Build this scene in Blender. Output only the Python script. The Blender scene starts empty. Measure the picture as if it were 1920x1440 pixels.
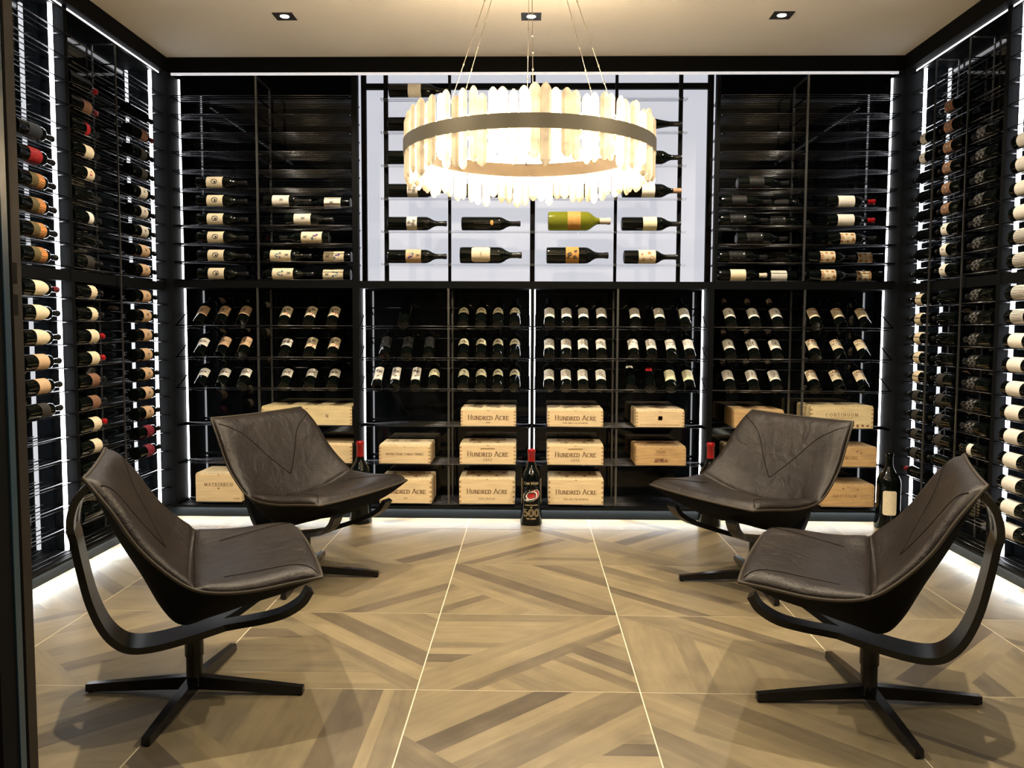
import bpy, bmesh, math, random
from mathutils import Vector, Matrix
R = math.radians
rng = random.Random(7)
S = bpy.context.scene
COL = S.collection

# ------------------------------------------------------------------ camera, world, exposure
F_PX, PITCH, YAW, ROLL, CAM_H = 1571.56, 0.0674762, -0.0204426, 0.00393978, 1.21605
def cam_rows():
    cp, sp, cy, sy, cr, sr = (math.cos(PITCH), math.sin(PITCH), math.cos(YAW), math.sin(YAW), math.cos(ROLL), math.sin(ROLL))
    base = Matrix(((1,0,0),(0,0,-1),(0,1,0)))
    ry = Matrix(((cy,-sy,0),(sy,cy,0),(0,0,1)))
    rx = Matrix(((1,0,0),(0,cp,-sp),(0,sp,cp)))
    rz = Matrix(((cr,-sr,0),(sr,cr,0),(0,0,1)))
    return rz @ rx @ base @ ry
m = cam_rows()
cam_d = bpy.data.cameras.new('camera'); cam = bpy.data.objects.new('camera', cam_d); COL.objects.link(cam)
right, down, fwd = Vector(m[0]), Vector(m[1]), Vector(m[2])
mw = Matrix((right, -down, -fwd)).transposed().to_4x4(); mw.translation = (0, 0, CAM_H)
cam.matrix_world = mw
cam_d.sensor_width = 36; cam_d.lens = 36 * F_PX / 1920; cam_d.clip_start = .02
S.camera = cam
S.cycles.max_bounces = 6; S.cycles.diffuse_bounces = 3; S.cycles.glossy_bounces = 3; S.cycles.transmission_bounces = 6; S.cycles.transparent_max_bounces = 6
S.cycles.caustics_reflective = False; S.cycles.caustics_refractive = False
w = bpy.data.worlds.new('world'); S.world = w; w.use_nodes = True
w.node_tree.nodes['Background'].inputs[0].default_value = (.02, .03, .04, 1)
w.node_tree.nodes['Background'].inputs[1].default_value = .3
S.view_settings.view_transform = 'Standard'; S.view_settings.look = 'None'
S.view_settings.exposure = 0.0; S.view_settings.gamma = 1
SPOT_W = 152.0          # each recessed downlight
LED_E = 9.5             # linear LED strips
BOX_E = .66             # backlit wall panel
TOE_E = 78.0             # LED under the rack lip
CRYSTAL_E = 1.35         # lit crystals of the chandelier (multiplier)

# ------------------------------------------------------------------ materials
MATS = {}
def mat(name, col, rough=.5, metal=0., spec=.5, emit=None, es=1., bump=0., bscale=200., var=0., vscale=6., trans=0., ior=1.5, coat=0., stretch=None, alpha=1.):
    if name in MATS: return MATS[name]
    mt = bpy.data.materials.new(name); mt.use_nodes = True
    nt = mt.node_tree; b = nt.nodes['Principled BSDF']
    b.inputs['Base Color'].default_value = (*col, 1); b.inputs['Roughness'].default_value = rough
    b.inputs['Metallic'].default_value = metal; b.inputs['Specular IOR Level'].default_value = spec
    b.inputs['Transmission Weight'].default_value = trans; b.inputs['IOR'].default_value = ior
    b.inputs['Coat Weight'].default_value = coat; b.inputs['Alpha'].default_value = alpha
    if emit: b.inputs['Emission Color'].default_value = (*emit, 1); b.inputs['Emission Strength'].default_value = es
    if bump or var:
        tc = nt.nodes.new('ShaderNodeTexCoord'); src = tc.outputs['Object']
        if stretch:
            mp = nt.nodes.new('ShaderNodeMapping'); mp.inputs['Scale'].default_value = stretch
            nt.links.new(src, mp.inputs['Vector']); src = mp.outputs['Vector']
        if var:
            n = nt.nodes.new('ShaderNodeTexNoise'); n.inputs['Scale'].default_value = vscale; n.inputs['Detail'].default_value = 5
            nt.links.new(src, n.inputs['Vector'])
            mr = nt.nodes.new('ShaderNodeMapRange'); mr.inputs[1].default_value = .3; mr.inputs[2].default_value = .7
            mr.inputs[3].default_value = 1 - var; mr.inputs[4].default_value = 1 + var
            nt.links.new(n.outputs['Fac'], mr.inputs[0])
            mx = nt.nodes.new('ShaderNodeVectorMath'); mx.operation = 'SCALE'; mx.inputs[0].default_value = col
            nt.links.new(mr.outputs[0], mx.inputs['Scale']); nt.links.new(mx.outputs[0], b.inputs['Base Color'])
        if bump:
            n2 = nt.nodes.new('ShaderNodeTexNoise'); n2.inputs['Scale'].default_value = bscale; n2.inputs['Detail'].default_value = 3
            nt.links.new(src, n2.inputs['Vector'])
            bp = nt.nodes.new('ShaderNodeBump'); bp.inputs['Strength'].default_value = bump; bp.inputs['Distance'].default_value = .004
            nt.links.new(n2.outputs['Fac'], bp.inputs['Height']); nt.links.new(bp.outputs['Normal'], b.inputs['Normal'])
    MATS[name] = mt
    return mt
M_BLACK = mat('black_lacquer', (.0032, .0036, .004), .65, spec=.07)
M_GLASSP = mat('black_glass_panel', (.003, .004, .005), .035, spec=.40)
M_PLINTH = mat('plinth_black', (.0035, .0042, .0045), .5, spec=.12)
M_CEIL = mat('ceiling_plaster', (.80, .76, .69), .9, bump=.05, bscale=120)
M_WALLDK = mat('dark_wall_paint', (.05, .047, .045), .6)
M_ROD = mat('dark_chrome', (.068, .068, .072), .27, metal=1)
M_POST = mat('steel_upright', (.22, .22, .22), .32, metal=.9)
M_LED = mat('led_diffuser', (.9, .9, .9), .5, emit=(.93, .95, 1.), es=LED_E)
M_TOE = mat('led_toe', (.9, .9, .9), .5, emit=(.93, .98, 1.), es=TOE_E)
M_LINE = mat('soffit_led', (.9, .9, .9), .5, emit=(.93, .95, 1.), es=2.6)
M_PANEL = mat('backlit_panel', (.13, .13, .14), .4, emit=(.88, .90, 1.), es=BOX_E)
M_ACRYL = mat('clear_acrylic', (.92, .93, .95), .06, trans=.96, ior=1.3)
M_BRONZE = mat('bronze_band', (.20, .175, .125), .42, metal=.7)
M_BRASS = mat('champagne_metal', (.10, .07, .038), .55)
M_CABLE = mat('steel_cable', (.45, .40, .32), .35, metal=.9)
M_TRIMBK = mat('downlight_trim', (.02, .02, .02), .45)
M_LENS = mat('downlight_lens', (.9, .85, .8), .4, emit=(1., .9, .78), es=14)
M_LEATHER = mat('black_brown_leather', (.0145, .0096, .0062), .37, spec=.30, bump=.34, bscale=260, var=.22, vscale=9)
def add_wrinkles(mt, scale, strength, dist):
    nt = mt.node_tree; b = nt.nodes['Principled BSDF']; prev = b.inputs['Normal'].links[0].from_socket
    tc = nt.nodes.new('ShaderNodeTexCoord'); n = nt.nodes.new('ShaderNodeTexNoise'); n.inputs['Scale'].default_value = scale; n.inputs['Detail'].default_value = 4; n.inputs['Distortion'].default_value = .8
    nt.links.new(tc.outputs['Object'], n.inputs['Vector']); bp = nt.nodes.new('ShaderNodeBump'); bp.inputs['Strength'].default_value = strength; bp.inputs['Distance'].default_value = dist
    nt.links.new(n.outputs['Fac'], bp.inputs['Height']); nt.links.new(prev, bp.inputs['Normal']); nt.links.new(bp.outputs['Normal'], b.inputs['Normal'])
add_wrinkles(M_LEATHER, 11, .35, .02)
M_HULL = mat('shell_underside', (.004, .004, .0045), .75, spec=.06)
M_PIPE = mat('leather_piping', (.040, .031, .020), .5, spec=.3)
M_SEAM = mat('seam_thread', (.006, .005, .004), .9, spec=.08)
M_FRAME = mat('black_bent_frame', (.006, .0065, .0075), .30, spec=.4)
M_BASE = mat('black_chrome_base', (.014, .013, .0125), .2, metal=.4, spec=.4)
M_WOODS = [mat('pine_box_wood', (.78, .60, .35), .62, bump=.08, bscale=60, var=.10, vscale=7, stretch=(1, 1, 9)),
           mat('oak_box_wood', (.56, .36, .16), .6, bump=.1, bscale=60, var=.22, vscale=7, stretch=(1, 1, 9)),
           mat('pale_box_wood', (.76, .62, .35), .62, bump=.08, bscale=60, var=.12, vscale=7, stretch=(1, 1, 9))]
M_WOODLID = [mat('pine_lid_wood', (.80, .66, .43), .6, var=.12, vscale=8, stretch=(9, 1, 1)),
             mat('oak_lid_wood', (.52, .36, .18), .6, var=.18, vscale=8, stretch=(9, 1, 1)),
             mat('pale_lid_wood', (.64, .53, .30), .6, var=.12, vscale=8, stretch=(9, 1, 1))]
M_JOINT = mat('end_grain', (.44, .29, .14), .7, var=.15, vscale=90)
M_BURN = mat('branded_lettering', (.14, .055, .022), .8)
M_BOTTLE = mat('dark_wine_glass', (.002, .003, .0025), .06, spec=.30)
M_GREEN = mat('green_wine_glass', (.26, .27, .02), .12, trans=.5, ior=1.25)
M_BRN = mat('bronze_door_frame', (.017, .0135, .010), .55, spec=.2)
M_BLUE = mat('blue_black_door_edge', (.012, .035, .055), .3)
M_PANE = mat('door_glass', (.8, .9, .92), .02, trans=1., ior=1.1)
M_GROUT = mat('cream_grout', (.80, .70, .50), .8)
M_INK = mat('dark_ink', (.03, .022, .02), .8)
M_GOLD = mat('gold_ink', (.62, .47, .26), .6)
M_REDINK = mat('red_ink', (.42, .015, .02), .6)
M_WHITEINK = mat('white_ink', (.85, .80, .70), .6)
M_BROWNINK = mat('brown_ink', (.36, .15, .045), .7)
M_PURPLE = mat('violet_ink', (.10, .05, .17), .7)
M_TEAL = mat('teal_ink', (.05, .13, .17), .7)
M_CORK = mat('cork_closure', (.36, .22, .12), .6)
FOIL = {'black': mat('black_foil', (.010, .010, .011), .22, metal=.2), 'red': mat('red_foil', (.30, .005, .008), .28),
        'wine': mat('dark_red_foil', (.12, .01, .015), .35), 'cork': M_CORK, 'cream': mat('cream_foil', (.6, .5, .4), .5)}
PAPER = {'cream': (.70, .60, .42), 'white': (.78, .74, .66), 'tan': (.54, .37, .225), 'orange': (.62, .24, .07), 'red': (.34, .014, .018),
         'grey': (.034, .031, .027), 'slate': (.035, .043, .055), 'darkred': (.17, .02, .035), 'rust': (.20, .105, .065), 'olive': (.11, .085, .035),
         'black': (.006, .006, .006), 'paleg': (.66, .63, .42), 'gold': (.50, .26, .07), 'greyc': (.58, .54, .46), 'pinkish': (.17, .115, .095)}
def paper(n): return mat('paper_' + n, PAPER[n], .6, spec=.2, var=.06, vscale=60)

def floor_mat():
    mt = bpy.data.materials.new('printed_plank_tile'); mt.use_nodes = True
    nt = mt.node_tree; b = nt.nodes['Principled BSDF']; N = nt.nodes.new; L = nt.links.new
    at = N('ShaderNodeAttribute'); at.attribute_name = 'tone'
    uv = N('ShaderNodeUVMap'); uv.uv_map = 'UVMap'
    mp = N('ShaderNodeMapping'); mp.inputs['Scale'].default_value = (2.2, 17, 1); L(uv.outputs[0], mp.inputs[0])
    n = N('ShaderNodeTexNoise'); n.inputs['Scale'].default_value = 1.6; n.inputs['Detail'].default_value = 7; n.inputs['Roughness'].default_value = .62
    L(mp.outputs[0], n.inputs['Vector'])
    n2 = N('ShaderNodeTexNoise'); n2.inputs['Scale'].default_value = 9; n2.inputs['Detail'].default_value = 6; L(uv.outputs[0], n2.inputs['Vector'])
    a1 = N('ShaderNodeMath'); a1.operation = 'MULTIPLY_ADD'; a1.inputs[1].default_value = .92; L(n.outputs['Fac'], a1.inputs[0])
    sb = N('ShaderNodeMath'); sb.operation = 'SUBTRACT'; sb.inputs[1].default_value = .46; L(at.outputs['Fac'], sb.inputs[0]); L(sb.outputs[0], a1.inputs[2])
    a2 = N('ShaderNodeMath'); a2.operation = 'MULTIPLY_ADD'; a2.inputs[1].default_value = .56; L(n2.outputs['Fac'], a2.inputs[0])
    sb2 = N('ShaderNodeMath'); sb2.operation = 'SUBTRACT'; sb2.inputs[1].default_value = .28; L(a1.outputs[0], sb2.inputs[0]); L(sb2.outputs[0], a2.inputs[2])
    cr = N('ShaderNodeValToRGB'); e = cr.color_ramp.elements
    e[0].position = 0; e[0].color = (.086, .066, .042, 1); e[1].position = 1; e[1].color = (.262, .208, .118, 1)
    for p, c in ((.3, (.126, .099, .061)), (.55, (.176, .141, .083)), (.78, (.218, .174, .100))):
        k = e.new(p); k.color = (*c, 1)
    L(a2.outputs[0], cr.inputs[0]); L(cr.outputs[0], b.inputs['Base Color'])
    rr = N('ShaderNodeMapRange'); rr.inputs[3].default_value = .34; rr.inputs[4].default_value = .48; L(n2.outputs['Fac'], rr.inputs[0]); L(rr.outputs[0], b.inputs['Roughness'])
    b.inputs['Specular IOR Level'].default_value = .45
    bp = N('ShaderNodeBump'); bp.inputs['Strength'].default_value = .05; bp.inputs['Distance'].default_value = .002
    L(n.outputs['Fac'], bp.inputs['Height']); L(bp.outputs[0], b.inputs['Normal'])
    return mt
M_TILE = floor_mat()

def crystal_mat():
    mt = bpy.data.materials.new('lit_crystal'); mt.use_nodes = True
    nt = mt.node_tree; b = nt.nodes['Principled BSDF']; N = nt.nodes.new; L = nt.links.new
    oi = N('ShaderNodeObjectInfo'); tc = N('ShaderNodeTexCoord')
    ad = N('ShaderNodeVectorMath'); L(tc.outputs['Object'], ad.inputs[0]); 
    cb = N('ShaderNodeCombineXYZ'); ml = N('ShaderNodeMath'); ml.operation = 'MULTIPLY'; ml.inputs[1].default_value = 40
    L(oi.outputs['Random'], ml.inputs[0]); L(ml.outputs[0], cb.inputs[0]); L(cb.outputs[0], ad.inputs[1])
    n = N('ShaderNodeTexNoise'); n.inputs['Scale'].default_value = 22; n.inputs['Detail'].default_value = 4; L(ad.outputs[0], n.inputs['Vector'])
    cr = N('ShaderNodeValToRGB'); cr.color_ramp.interpolation = 'LINEAR'; e = cr.color_ramp.elements
    e[0].position = 0; e[0].color = (.50, .50, .50, 1); e[1].position = 1; e[1].color = (3.4, 3.4, 3.4, 1)
    k = e.new(.22); k.color = (.60, .60, .60, 1); k = e.new(.28); k.color = (.95, .95, .95, 1); k = e.new(.60); k.color = (1.5, 1.5, 1.5, 1)
    L(oi.outputs['Random'], cr.inputs[0])
    mm = N('ShaderNodeMath'); mm.operation = 'MULTIPLY'; mr = N('ShaderNodeMapRange'); mr.inputs[1].default_value = .25; mr.inputs[2].default_value = .75
    mr.inputs[3].default_value = .62; mr.inputs[4].default_value = 1.38
    L(n.outputs['Fac'], mr.inputs[0]); L(cr.outputs[0], mm.inputs[0]); L(mr.outputs[0], mm.inputs[1])
    m2 = N('ShaderNodeMath'); m2.operation = 'MULTIPLY'; m2.inputs[1].default_value = CRYSTAL_E; 
    sx = N('ShaderNodeSeparateXYZ'); L(tc.outputs['Normal'], sx.inputs[0]); ab = N('ShaderNodeMath'); ab.operation = 'ABSOLUTE'; L(sx.outputs['Y'], ab.inputs[0])
    fr = N('ShaderNodeMapRange'); fr.inputs[1].default_value = .45; fr.inputs[2].default_value = .95; fr.inputs[3].default_value = .62; fr.inputs[4].default_value = 1.08; L(ab.outputs[0], fr.inputs[0])  # side facets dimmed in the emission: shading painted in to show crystal edges
    m3 = N('ShaderNodeMath'); m3.operation = 'MULTIPLY'; L(mm.outputs[0], m3.inputs[0]); L(fr.outputs[0], m3.inputs[1]); L(m3.outputs[0], m2.inputs[0])
    b.inputs['Base Color'].default_value = (.30, .25, .18, 1); b.inputs['Roughness'].default_value = .12
    b.inputs['Emission Color'].default_value = (1., .71, .39, 1); L(m2.outputs[0], b.inputs['Emission Strength'])
    return mt
M_CRYSTAL = crystal_mat()

# ------------------------------------------------------------------ mesh helpers
class MB:
    def __init__(s): s.v = []; s.f = []; s.m = []
    def add(s, vs, fs, mi=0):
        o = len(s.v); s.v += [tuple(p) for p in vs]; s.f += [tuple(i + o for i in f) for f in fs]; s.m += [mi] * len(fs)
    def box(s, a, b, mi=0):
        (x0,y0,z0),(x1,y1,z1) = a, b
        s.add([(x0,y0,z0),(x1,y0,z0),(x1,y1,z0),(x0,y1,z0),(x0,y0,z1),(x1,y0,z1),(x1,y1,z1),(x0,y1,z1)],
              [(0,3,2,1),(4,5,6,7),(0,1,5,4),(1,2,6,5),(2,3,7,6),(3,0,4,7)], mi)
    def tube(s, pts, r, n=6, closed=False, mi=0):
        pts = [Vector(p) for p in pts]; k = len(pts); vs = []; up = None
        for i, p in enumerate(pts):
            a = pts[(i-1) % k] if (closed or i) else p; b = pts[(i+1) % k] if (closed or i < k-1) else p
            t = (b - a).normalized()
            if up is None: up = t.orthogonal().normalized()
            up = (up - t * up.dot(t)).normalized(); sd = t.cross(up)
            rr = r[i] if isinstance(r, (list, tuple)) else r
            vs += [p + (up * math.cos(2*math.pi*j/n) + sd * math.sin(2*math.pi*j/n)) * rr for j in range(n)]
        fs = []
        for i in range(k if closed else k-1):
            a, b = i*n, ((i+1) % k)*n
            fs += [(a+j, a+(j+1) % n, b+(j+1) % n, b+j) for j in range(n)]
        if not closed: fs += [tuple(range(n))[::-1], tuple((k-1)*n + j for j in range(n))]
        s.add(vs, fs, mi)
    def lathe(s, prof, n=20, mi=0):
        vs = []; fs = []; idx = []
        for r, z in prof:
            if r < 1e-6: idx.append([len(vs)]); vs.append((0,0,z))
            else:
                idx.append(list(range(len(vs), len(vs)+n))); vs += [(r*math.cos(2*math.pi*j/n), r*math.sin(2*math.pi*j/n), z) for j in range(n)]
        for a, b in zip(idx, idx[1:]):
            for j in range(n):
                q = [a[j % len(a)], a[(j+1) % len(a)], b[(j+1) % len(b)], b[j % len(b)]]
                q = list(dict.fromkeys(q))
                if len(q) > 2: fs.append(tuple(q))
        s.add(vs, fs, mi)
    def grid(s, rows, mi=0, closed_u=False):
        n = len(rows[0]); vs = [p for r in rows for p in r]; fs = []
        for i in range(len(rows)-1):
            for j in range(n if closed_u else n-1):
                fs.append((i*n+j, i*n+(j+1) % n, (i+1)*n+(j+1) % n, (i+1)*n+j))
        s.add(vs, fs, mi)
    def mesh(s, name, mats, smooth=False, auto=None):
        me = bpy.data.meshes.new(name); me.from_pydata(s.v, [], s.f)
        for mm in (mats if isinstance(mats, (list, tuple)) else [mats]): me.materials.append(mm)
        if any(s.m): me.polygons.foreach_set('material_index', s.m)
        if smooth: me.polygons.foreach_set('use_smooth', [True]*len(me.polygons))
        me.update()
        if auto is not None: me.set_sharp_from_angle(angle=R(auto))
        return me
def obj(name, me, parent=None, loc=None, rot=None):
    o = bpy.data.objects.new(name, me); COL.objects.link(o)
    if parent: o.parent = parent
    if loc is not None: o.location = loc
    if rot is not None: o.rotation_euler = rot
    return o
def tag(o, label=None, cat=None, group=None, kind=None):
    if label: o['label'] = label
    if cat: o['category'] = cat
    if group: o['group'] = group
    if kind: o['kind'] = kind
    return o
def boxobj(name, a, b, mt, parent=None):
    mb = MB(); mb.box(a, b); return obj(name, mb.mesh(name, mt), parent)
def struct(name, a, b, mt, label=None):
    return tag(boxobj(name, a, b, mt), label, None, None, 'structure')
def empty(name, loc=(0,0,0), rz=0.):
    o = obj(name, None, None, loc, (0,0,rz)); o.empty_display_size = .1; return o
def catmull(pts, n):
    pts = [Vector(p) for p in pts]; P = [2*pts[0]-pts[1]] + pts + [2*pts[-1]-pts[-2]]; out = []; k = len(pts)-1
    for i in range(n+1):
        t = i/n*k; j = min(int(t), k-1); t -= j; a, b, c, d = P[j:j+4]
        out.append(.5*((2*b) + (c-a)*t + (2*a-5*b+4*c-d)*t*t + (3*b-a-3*c+d)*t**3))
    return out

# ------------------------------------------------------------------ stroke lettering (serif capitals drawn as ribbons)
def arc(cx, cy, rx, ry, a0, a1, n=9): return [(cx + rx*math.cos(R(a0+(a1-a0)*i/n)), cy + ry*math.sin(R(a0+(a1-a0)*i/n))) for i in range(n+1)]
G = {
'A': (.8, [[(0,0),(.4,1)],[(.4,1),(.8,0)],[(.16,.36),(.64,.36)]]), 'B': (.62, [[(.1,0),(.1,1)],[(.1,1),(.3,1)]+arc(.3,.76,.22,.24,90,-90)+[(.1,.52)],[(.1,.52),(.34,.52)]+arc(.34,.26,.25,.26,90,-90)+[(.1,0)]]),
'C': (.75, [arc(.42,.5,.38,.5,50,310,16)]), 'D': (.8, [[(.1,0),(.1,1)],[(.1,1),(.3,1)]+arc(.3,.5,.45,.5,90,-90,12)+[(.1,0)]]),
'E': (.62, [[(.1,0),(.1,1)],[(.1,1),(.56,1),(.56,.86)],[(.1,.52),(.46,.52)],[(.1,0),(.58,0),(.58,.15)]]), 'F': (.58, [[(.1,0),(.1,1)],[(.1,1),(.54,1),(.54,.86)],[(.1,.52),(.44,.52)]]),
'G': (.8, [arc(.42,.5,.38,.5,50,330,16),[(.75,.42),(.75,.1)]]), 'H': (.82, [[(.12,0),(.12,1)],[(.7,0),(.7,1)],[(.12,.52),(.7,.52)]]), 'I': (.3, [[(.15,0),(.15,1)]]),
'J': (.4, [[(.25,1),(.25,.1),(.1,-.1)]]), 'K': (.74, [[(.1,0),(.1,1)],[(.62,1),(.1,.45)],[(.26,.6),(.7,0)]]), 'L': (.58, [[(.1,0),(.1,1)],[(.1,0),(.54,0),(.54,.16)]]),
'M': (.95, [[(.12,0),(.12,1)],[(.12,1),(.47,.1)],[(.47,.1),(.82,1)],[(.82,1),(.82,0)]]), 'N': (.82, [[(.1,0),(.1,1)],[(.1,1),(.72,0)],[(.72,0),(.72,1)]]),
'O': (.86, [arc(.43,.5,.38,.5,0,360,20)]), 'P': (.6, [[(.1,0),(.1,1)],[(.1,1),(.3,1)]+arc(.3,.74,.24,.26,90,-90)+[(.1,.48)]]),
'Q': (.86, [arc(.43,.5,.38,.5,0,360,20),[(.5,.2),(.85,-.12)]]), 'R': (.7, [[(.1,0),(.1,1)],[(.1,1),(.3,1)]+arc(.3,.75,.24,.25,90,-90)+[(.1,.5)],[(.3,.5),(.66,0)]]),
'S': (.56, [arc(.28,.75,.2,.25,40,270,10)+arc(.28,.25,.22,.25,90,-140,10)]), 'T': (.68, [[(.34,0),(.34,1)],[(.04,.86),(.04,1),(.64,1),(.64,.86)]]),
'U': (.8, [[(.12,1),(.12,.3)]+arc(.4,.3,.28,.3,180,360)+[(.68,1)]]), 'V': (.8, [[(0,1),(.4,0)],[(.4,0),(.8,1)]]), 'W': (1.1, [[(0,1),(.28,0)],[(.28,0),(.55,.9)],[(.55,.9),(.82,0)],[(.82,0),(1.1,1)]]),
'X': (.76, [[(0,0),(.76,1)],[(0,1),(.76,0)]]), 'Y': (.76, [[(0,1),(.38,.48)],[(.76,1),(.38,.48)],[(.38,.48),(.38,0)]]), 'Z': (.66, [[(.04,1),(.62,1),(.04,0),(.62,0)]]),
'0': (.66, [arc(.33,.5,.27,.5,0,360,18)]), '1': (.4, [[(.1,.82),(.22,1),(.22,0)]]), '2': (.62, [arc(.3,.72,.24,.28,160,-30,9)+[(.06,0),(.58,0)]]),
'5': (.62, [[(.52,1),(.14,1),(.1,.56)]+arc(.29,.32,.25,.32,120,-150,11)]), ' ': (.4, []), '.': (.2, [[(.06,.04),(.12,.04)]]), '-': (.4, [[(.06,.45),(.34,.45)]])}
def text_polys(txt, h, cx=0, cy=0, sp=.16, thick=.13, serif=True, capscale=None, wide=1.):
    """polygons (list of 4-point quads) for a text line centred at cx, baseline-centred at cy; capscale enlarges first letters"""
    pen = 0; quads = []; newword = True
    def ribbon(a, b, t):
        dx, dy = b[0]-a[0], b[1]-a[1]; l = math.hypot(dx, dy) or 1e-6; nx, ny = -dy/l*t/2, dx/l*t/2; ex, ey = dx/l*t*.25, dy/l*t*.25
        quads.append([(a[0]+nx-ex,a[1]+ny-ey),(a[0]-nx-ex,a[1]-ny-ey),(b[0]-nx+ex,b[1]-ny+ey),(b[0]+nx+ex,b[1]+ny+ey)])
    for ch in txt:
        wd, st = G.get(ch, G[' ']); k = capscale if (capscale and newword and ch != ' ') else 1.
        newword = ch == ' '
        for pl in st:
            q = [(pen + x*k*wide, y*k) for x, y in pl]
            for a, b in zip(q, q[1:]):
                l = math.hypot(b[0]-a[0], b[1]-a[1]) or 1e-6
                ribbon(a, b, thick*(.42 + .58*abs(b[1]-a[1])/l))
            if serif and len(q) == 2 and abs(q[1][1]-q[0][1]) > .3*k:
                for e in q:
                    if abs(e[1]) < .03 or abs(e[1]-k) < .03: ribbon((e[0]-.13,e[1]), (e[0]+.13,e[1]), thick*.5)
        pen += (wd*wide)*k + sp
    wt = pen - sp
    return [[(cx + (x - wt/2)*h, cy + (y - .5)*h) for x, y in q] for q in quads]
def disc_poly(cx, cy, rx, ry=None, n=16, rot=0):
    ry = rx if ry is None else ry; c, s = math.cos(R(rot)), math.sin(R(rot))
    return [(cx + rx*math.cos(t)*c - ry*math.sin(t)*s, cy + rx*math.cos(t)*s + ry*math.sin(t)*c) for t in [2*math.pi*i/n for i in range(n)]]
def rect_poly(x0, y0, x1, y1): return [(x0,y0),(x1,y0),(x1,y1),(x0,y1)]
def star_poly(cx, cy, r, n=5, rot=90):
    return [(cx + (r if i % 2 == 0 else r*.42)*math.cos(R(rot+i*180/n)), cy + (r if i % 2 == 0 else r*.42)*math.sin(R(rot+i*180/n))) for i in range(2*n)]
def star_tris(cx, cy, r, sy=1.):
    p = [(x, cy + (y-cy)*sy) for x, y in star_poly(cx, cy, r)]
    return [[(cx,cy), p[i], p[(i+1) % 10]] for i in range(10)]
def ring_polys(cx, cy, rx, ry, t, n=24, rot=0):
    a = disc_poly(cx, cy, rx, ry, n, rot); b = disc_poly(cx, cy, rx-t, ry-t, n, rot)
    return [[a[i], a[(i+1) % n], b[(i+1) % n], b[i]] for i in range(n)]
def dashes(x0, x1, y, h, seed):
    q = random.Random(seed); out = []; x = x0      # illegibly small print: a row of tiny strokes
    while x < x1:
        wd = h*q.uniform(.5, .9); out.append(rect_poly(x, y-h/2, min(x+wd, x1), y+h/2)); x += wd + h*q.choice((.35, .35, .9))
    return out
def squiggle(pts, t):
    out = []
    for a, b in zip(pts, pts[1:]):
        dx, dy = b[0]-a[0], b[1]-a[1]; l = math.hypot(dx, dy) or 1; nx, ny = -dy/l*t/2, dx/l*t/2
        out.append([(a[0]+nx,a[1]+ny),(a[0]-nx,a[1]-ny),(b[0]-nx,b[1]-ny),(b[0]+nx,b[1]+ny)])
    return out
def flat_mesh(name, polys, fn, mt):
    mb = MB()
    for p in polys: mb.add([fn(x, y) for x, y in p], [tuple(range(len(p)))])
    return mb.mesh(name, mt)

# ------------------------------------------------------------------ room shell
XL, XR, YB, XC = -2.285, 2.325, 5.265, .018
MXL, MXR, MYB = XL - .118, XR + .118, 5.575      # glass back panels of the racks
ZC, ZS = 2.872, 2.778                            # ceiling, underside of the soffit
YF = -1.6
struct('wall_back', (MXL-.08, MYB, 0), (MXR+.08, MYB+.06, ZC), M_GLASSP, 'black glass wall behind the rear wine racks')
struct('wall_left', (MXL-.06, YF, 0), (MXL, MYB, ZC), M_GLASSP, 'black glass wall behind the left wine racks')
struct('wall_right', (MXR, YF, 0), (MXR+.06, MYB, ZC), M_GLASSP, 'black glass wall behind the right wine racks')
struct('wall_front', (MXL-.06, YF-.06, 0), (MXR+.06, YF, ZC), M_WALLDK, 'dark wall behind the viewer')
struct('ceiling', (MXL-.06, YF, ZC), (MXR+.06, MYB+.06, ZC+.08), M_CEIL, 'warm beige plaster ceiling')
t1 = struct('trim_1', (MXL, 5.255, ZS), (MXR, 5.280, ZC-.0005), M_BLACK, 'black soffit above the rear racks')
boxobj('soffit_lining', (MXL, 5.280, 2.858), (MXR, MYB, ZC-.0005), M_BLACK, t1)
struct('trim_2', (MXL, YF, ZS), (-2.25, 5.255, ZC-.0005), M_BLACK, 'black soffit above the left racks')
struct('trim_3', (2.268, YF, ZS), (MXR, 5.255, ZC-.0005), M_BLACK, 'black soffit above the right racks')
def plinth(name, a, b, lip, strip, label):
    o = struct(name, a, b, M_PLINTH, label)
    boxobj('lip', lip[0], lip[1], M_PLINTH, o); boxobj('led_strip', strip[0], strip[1], M_TOE, o)
plinth('baseboard_back', (XL, YB, 0), (XR, MYB, .078), ((XL, YB-.03, .064), (XR, YB, .078)), ((XL+.05, YB-.024, .0632), (XR-.05, YB-.010, .0640)), 'black plinth under the rear racks')
plinth('baseboard_left', (MXL, .6, 0), (XL, MYB, .078), ((XL, .6, .064), (XL+.03, YB-.03, .078)), ((XL+.010, .7, .0632), (XL+.024, YB-.05, .0640)), 'black plinth under the left racks')
plinth('baseboard_right', (XR, .6, 0), (MXR, MYB, .078), ((XR-.03, .6, .064), (XR, YB-.03, .078)), ((XR-.024, .7, .0632), (XR-.010, YB-.05, .0640)), 'black plinth under the right racks')
struct('trim_4', (MXL, 5.225, .078), (-2.240, MYB, ZS), M_BLACK, 'black corner post between left and rear racks')
struct('trim_5', (2.262, 5.225, .078), (MXR, MYB, ZS), M_BLACK, 'black corner post between right and rear racks')

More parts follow.
